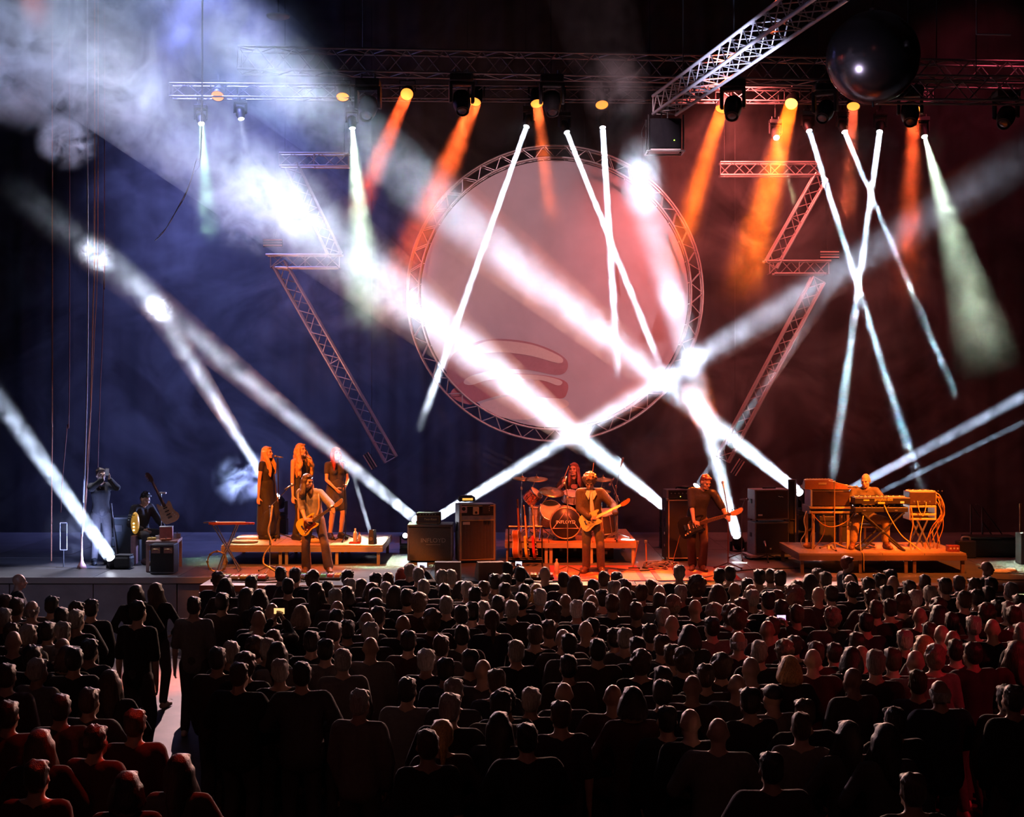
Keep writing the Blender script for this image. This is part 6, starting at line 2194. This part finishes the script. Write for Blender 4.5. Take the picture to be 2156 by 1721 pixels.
for (x, y), (tx, ty), d, lab in WHITE_B:
    s = .62
    dr = (P(tx, ty, d - 1.2) - P(x, y, d)).normalized()
    tip = P(x, y, d)
    base = tip - dr * (.27 * s) + V((0, 0, .46 * s))
    t, tp = moving_head(lab, base, dr, s, LW if x not in (742, 1947, 424) else LG, True, 'beam lamps of the rear row')
    top = base.z
    rod('drop_pipe', (0, 0, .05), (0, 0, 10.16 - top), .02, BLACK, t)
    rod('side_pipe', (0, .02, 10.15 - top), (0, 28.48 - base.y, 10.15 - top), .02, BLACK, t)
    rod('hook', (0, 28.50 - base.y, 10.02 - top), (0, 28.50 - base.y, 10.30 - top), .015, BLACK, t)
    WB[x] = tp + dr * .02

# floor lamps
FL = [((1397, 1066), (760, 555), 28.2, 20.5, 'floor beam lamp behind the black bass cabinet'), ((1683, 1037), (900, 405), 27.4, 21.5, 'floor beam lamp behind the organ, aimed up left'), ((872, 1092), (400, 700), 26.9, 23, 'floor beam lamp behind the lettered case'),
      ((581, 1046), (400, 760), 27.9, 24, 'floor beam lamp glowing behind the first two singers'), ((232, 1174), (60, 930), 24.9, 23, 'floor beam lamp with red indicator lights at the left of the stage'), ((918, 1092), (1500, 735), 27.1, 24.5, 'second floor beam lamp behind the lettered case, aimed right'),
      ((1551, 1128), (1430, 680), 27.6, 24, 'dazzling floor lamp between the bassist and the dark speaker stack'), ((1755, 1050), (1950, 945), 26.6, 25, 'bright floor lamp shining past the amber microphone stand'), ((1800, 1062), (2000, 965), 26.9, 25.6, 'floor lamp hidden behind the keyboard player'), ((1468, 1022), (1610, 815), 27.8, 26.5, 'floor lamp hidden behind the bassist\'s head'),
      ((782, 1130), (748, 1015), 27.6, 27, 'small floor lamp behind the right end of the singers\' platform'), ((853, 1128), (840, 1100), 27.2, 25, 'small white lamp shining at the left edge of the lettered case')]
FB = {}
for (x, y), (tx, ty), d, d2, lab in FL:
    tip = P(x, y, d)
    dr = (P(tx, ty, d2) - tip).normalized()
    s = .75 if x not in (782, 853) else .5
    piv = tip - dr * (.27 * s)
    h = piv.z - .46 * s - DECK
    t, tp = moving_head(lab, V((piv.x, piv.y, piv.z - .46 * s)), dr, s, LW, False, 'floor beam lamps')
    if h > .03:
        slab('plinth', (0, 0, -h / 2), (.42 * s, .38 * s, h), BLACK, t)
    FB[x] = (tp + dr * .02, dr)
    if x == 232:
        for k, (a, b_) in enumerate(((-.10, .05), (.05, .02))):
            rod('indicator_light', (a, -.135, .05 + b_), (a, -.15, .05 + b_), .022, mk('led_red', (1, .12, .10), .4, emit=9), t, 10)
lc = thing('lamp_crate', 'low black rounded crate right beside the left floor lamp', 'case', V((PX(258, 24.9), 25.0, DECK)))
slab('body', (0, 0, .12), (.30, .30, .22), TOLEX, lc, .05)
slab('lid', (0, 0, .235), (.26, .26, .02), TOLEX, lc, .008)

# LED bars fixed near the zigzag trusses
for px, py, ang, lab in ((779, 971, -1.02, 'short striped light bar at the foot of the left zigzag truss'), (1553, 984, 1.0, 'short striped light bar at the foot of the right zigzag truss'), (574, 511, 0, 'small double light bar left of the zigzag truss shoulder'), (1747, 536, 0, 'small light bar right of the zigzag truss shoulder')):
    t = thing('light_bar', lab, 'stage lamp', P(px, py, 29.1))
    R = rotm(y=-ang)
    w = .36 if ang else .40
    slab('housing', (0, .05, 0), (w, .08, .15 if ang else .17), BLACK, t, .008, R)
    for s in (-1, 0, 1):
        slab('reflector_strip', R @ V((0, .0, s * .055)), (w * .96, .02, .022), mk('strip_pink', (.75, .45, .38), .3, .5) if s else mk('strip_dark', (.2, .12, .12), .4), t, 0, R)
    rod('bracket', (0, .05, 0), (0, .35, .25), .012, BLACK, t)
    rod('bracket', (0, .35, .25), (0, .35, 15 - t.location.z), .006, BLACK, t, 5)

# hanging box at the lower end of the slanting truss
hb = thing('hanging_speaker', 'black boxed speaker in a frame hung from the slanting truss', 'speaker', P(1399, 285, 23.9))
slab('box', (0, 0, 0), (.52, .42, .50), mk('navy_black', (.008, .010, .018), .85), hb, .02)
for s in (-1, 1):
    rod('frame_bar', (s * .29, -.22, -.27), (s * .29, -.22, .30), .016, BLACK, hb)
    rod('frame_bar', (s * .29, .2, -.27), (s * .29, .2, .30), .016, BLACK, hb)
    rod('frame_bar', (s * .31, -.24, -.30), (s * .31, .22, -.30), .014, ALU, hb)
    rod('frame_bar', (-.32, s * .22 - .01, -.30), (.32, s * .22 - .01, -.30), .016, ALU, hb)
    rod('chain', (s * .05, 0, .25), (s * .05, 0, .42), .012, STEEL, hb)
slab('bottom_plate', (0, 0, -.275), (.50, .40, .03), ALU, hb)
slab('top_clamp', (0, 0, .44), (.24, .16, .07), BLACK, hb, .01)
rod('indicator_light', (.14, -.212, -.12), (.14, -.218, -.12), .010, mk('led_green', (.35, 1, .05), .4, emit=6), hb, 8)
cable('hanging_cable', [P(1360, 258, 23.9), P(1352, 275, 23.9), P(1354, 290, 23.9), P(1364, 288, 23.9)], .008, BLACK, 'small black cable loop at the left of the hung speaker')

# mirror ball
bp = P(1838, 121, 21.5)
ball = thing('mirror_ball', 'large dark mirror ball hanging in front of the right end of the truss', 'mirror ball', bp)
MB().ball((0, 0, 0), .695, None, 5).build('sphere', mk('black_mirror', (.10, .075, .08), .22, .95, .04), ball, True)
rod('motor_rod', (0, 0, .69), (0, 0, 15 - bp.z), .015, BLACK, ball)
rod('bottom_pin', (0, 0, -.69), (0, 0, -.75), .018, BLACK, ball)
rod('collar', (0, 0, .67), (0, 0, .74), .06, STEEL, ball)
# fittings on the dark ceiling
cf = P(586, 36, 24)
t = thing('ceiling_lamp', 'faint round ceiling lamp high above the left smoke', 'lamp', cf)
MB().lathe([(0, -.03), (.15, -.02), (.19, 0), (.2, .03), (0, .03)], 24).build('shade', mk('dim_shade', (.25, .27, .33), .5), t, True)
rod('stem', (0, 0, .03), (0, 0, 15 - cf.z), .012, BLACK, t)
cf = P(2092, 66, 24)
t = thing('ceiling_bracket', 'faint pink L-shaped bracket in the dark above the right truss', 'bracket', cf)
rod('arm', (-.29, 0, -.05), (.29, 0, -.06), .014, PINKALU, t)
rod('stem', (-.29, 0, -.05), (-.28, 0, 15 - cf.z), .012, PINKALU, t)

# ------------------------------------------------------------------ beams and smoke
W_ = (.70, .79, 1)
MINT = (.76, 1, .74)


def fbeam(key, far, r0, spread, col, power, den, label, **k):
    src, dr = FB[key]
    return beam(label, src, src + dr * far, r0, spread, col, power, den, **k)


fbeam(1397, 19.5, .10, 5.2, W_, 62, .12, 'blue-white beam with billowing smoke, from the black bass cabinet up to the top left', fade=.93, grow=2.6)
fbeam(1683, 19.5, .10, 5.2, W_, 62, .12, 'blue-white beam crossing the screen, from the organ up to the top left', fade=.93, grow=2.6)
fbeam(872, 10, .10, 3.0, W_, 28, .10, 'blue-white beam from the lettered case up to the left')
fbeam(581, 7, .07, 3.0, W_, 20, .10, 'steep pale beam rising left from behind the singers')
fbeam(232, 4.6, .11, 3.0, (.6, .74, 1), 46, .14, 'thick white beam from the left floor lamp out of the frame', fade=.28)
fbeam(918, 13, .09, 3.6, W_, 90, .08, 'blue-white beam from the lettered case rising to the right', fade=.45)
fbeam(1551, 13.5, .10, 5.0, W_, 48, .10, 'wide steep beam from the dazzling floor lamp up over the screen')
fbeam(1755, 8, .08, 1.7, (.6, .74, 1), 22, .07, 'upper beam of the pair leaving the frame at the right')
fbeam(1800, 8, .05, .8, (.6, .74, 1), 6, .06, 'thin lower beam of the pair leaving the frame at the right')
fbeam(1468, 6, .05, 2.0, W_, 9, .05, 'faint beam seen through the right zigzag truss')
fbeam(782, 1.5, .04, 1.5, W_, 5, .10, 'short thin beam above the right end of the singers\' platform')
for key, far, r0, sp, col, pw, den, lab in (
    (1108, (880, 910, 27.2), .05, 1.3, W_, 85, .09, 'narrow white beam falling left across the screen'), (1194, (1402, 800, 27.0), .05, 1.3, W_, 85, .09, 'narrow white beam falling right across the screen'), (1269, (1302, 800, 27.0), .06, 1.3, W_, 80, .09, 'straight white beam falling down the middle right of the screen'),
    (1704, (1945, 1045, 26.6), .055, 1.3, W_, 70, .08, 'white beam crossing down right from the leftmost bright spotlight'), (1779, (2015, 840, 27.0), .05, 1.2, W_, 45, .08, 'white beam falling right from the middle bright spotlight'), (1852, (1752, 1010, 26.6), .06, 1.3, W_, 80, .08, 'white beam falling left from the rightmost bright spotlight'),
    (742, (775, 690, 27.4), .04, 15, MINT, 90, .09, 'wide mint cone of light left of the screen'), (1947, (2085, 780, 26.6), .04, 15, (.72, .9, .68), 75, .08, 'wide pale green cone at the right'), (424, (441, 500, 28.0), .05, 13, (.5, 1, .62), 26, .10, 'short mint cone at the left by the slack cable'),
    (508, (547, 530, 28.2), .05, 1.2, W_, 3, .07, 'faint thin beam left of the zigzag truss'), (1635, (1672, 420, 28.3), .02, 5, (1, .8, .5), 2.5, .08, 'short faint cone below the brightest amber spotlight')):
    beam(lab, WB[key], P(*far), r0, sp, col, pw, den, fade=.85, floor_=.12)
for i, far, r0, sp, col, pw, den, lab in (
    (2, (740, 470, 26.2), .12, 9, (1, .10, .02), 40, .10, 'red-orange beam from the forward-facing orange spotlight'), (3, (800, 700, 26.4), .14, 15, (1, .11, .02), 90, .10, 'wide orange-red beam left of the screen top'), (4, (1165, 480, 26.8), .10, 8, (1, .14, .03), 24, .08, 'faint orange beam over the top of the screen'),
    (6, (1405, 600, 26.4), .13, 10, (1, .12, .006), 70, .10, 'amber beam right of the hung speaker'), (7, (1555, 640, 26.2), .14, 13, (1, .135, .006), 150, .10, 'strong amber beam from the brightest spotlight'), (8, (1782, 480, 27.0), .10, 8, (1, .12, .05), 30, .08, 'pale red beam among the white ones under the mirror ball'), (9, (1908, 640, 26.8), .12, 11, (1, .09, .02), 50, .09, 'red beam beside the pale green cone')):
    beam(lab, OB[i], P(*far), r0, sp, col, pw, den)
# loose smoke
room = struct('haze', MB().box((0, 29.4, 7.4), (26, 2.4, 12.4)), haze_mat('room', .13, 0, 0, .50, .45, .68, .06, det=4, dist=1.8))
room['kind'] = 'stuff'
tag(room, 'thin smoke hanging over the whole stage', 'haze')


def on_beam(key, t, off=(0, 0, 0)):
    src, dr = FB[key]
    return src + dr * t + V(off)


for lab, c, r, den, sc, lo, hi in (
    ('big bank of white smoke at the upper left, in the lower beam', on_beam(1397, 15.4, (-.2, 0, .1)), (2.2, 1.2, 1.2), 1.9, 1.7, .47, .61),
    ('white smoke in the lower beam, above the left zigzag truss', on_beam(1397, 11.8, (-.2, 0, .1)), (1.3, .9, .95), .75, 2.2, .46, .61),
    ('bank of white smoke at the top, in the upper beam', on_beam(1683, 16.6, (.2, 0, 0)), (2.0, 1.2, 1.3), 1.8, 1.6, .47, .61),
    ('smoke in the upper beam passing the left end of the trusses', on_beam(1683, 13.4), (1.5, 1.0, 1.05), .9, 1.6, .42, .66),
    ('curling smoke at the far upper left edge', on_beam(1397, 18.4, (-.6, 0, .0)), (1.2, .9, .9), 1.6, 1.9, .46, .62),
    ('round puff of smoke below the smoke bank at the left', P(140, 295, 17.2), (.42, .5, .40), 2.0, 3.0, .44, .60),
    ('small puff at the top of the paired pale beams', on_beam(872, 8.2, (0, 0, 0)), (.36, .4, .38), .8, 5.0, .46, .60),
    ('smaller puff of smoke just above the paired pale beams', on_beam(581, 6.2, (0, 0, 0)), (.30, .3, .28), 1.2, 5.5, .46, .60),
    ('bright smoke swirling at the top centre', on_beam(1551, 12.6, (0, 0, .1)), (.7, .7, .9), 2.2, 2.4, .44, .62),
    ('dazzling smoke under the truss left of the hung speaker', on_beam(1551, 10.2), (.55, .6, .6), 1.8, 1.8, .42, .62),
    ('dazzling elongated smoke cloud over the right of the screen', on_beam(1551, 8.5), (.45, .6, .80), .9, 1.8, .38, .62),
    ('smoke patch at the right rim of the screen', on_beam(1551, 6.1), (.36, .5, .50), .35, 3.0, .44, .62),
    ('blue-lit smoke behind the first singer', P(520, 1010, 27.4), (.75, .5, .6), .9, 1.6, .42, .65)):
    puff(lab, c, r, den, sc, lo, hi)
puff('blue-lit smoke drifting around the left floor lamp', P(170, 1120, 25.4), (.75, .4, .6), .35, 1.6, .42, .65)
# spill of the two left floor lamps into the smoke beside them
for key, t, e in ((581, P(515, 1010, 27.4), 1000), (232, P(150, 1120, 25.4), 420)):
    src, dr = FB[key]
    spot(src + dr * .03, t, 110, (.35, .45, 1), e, 1, .03)
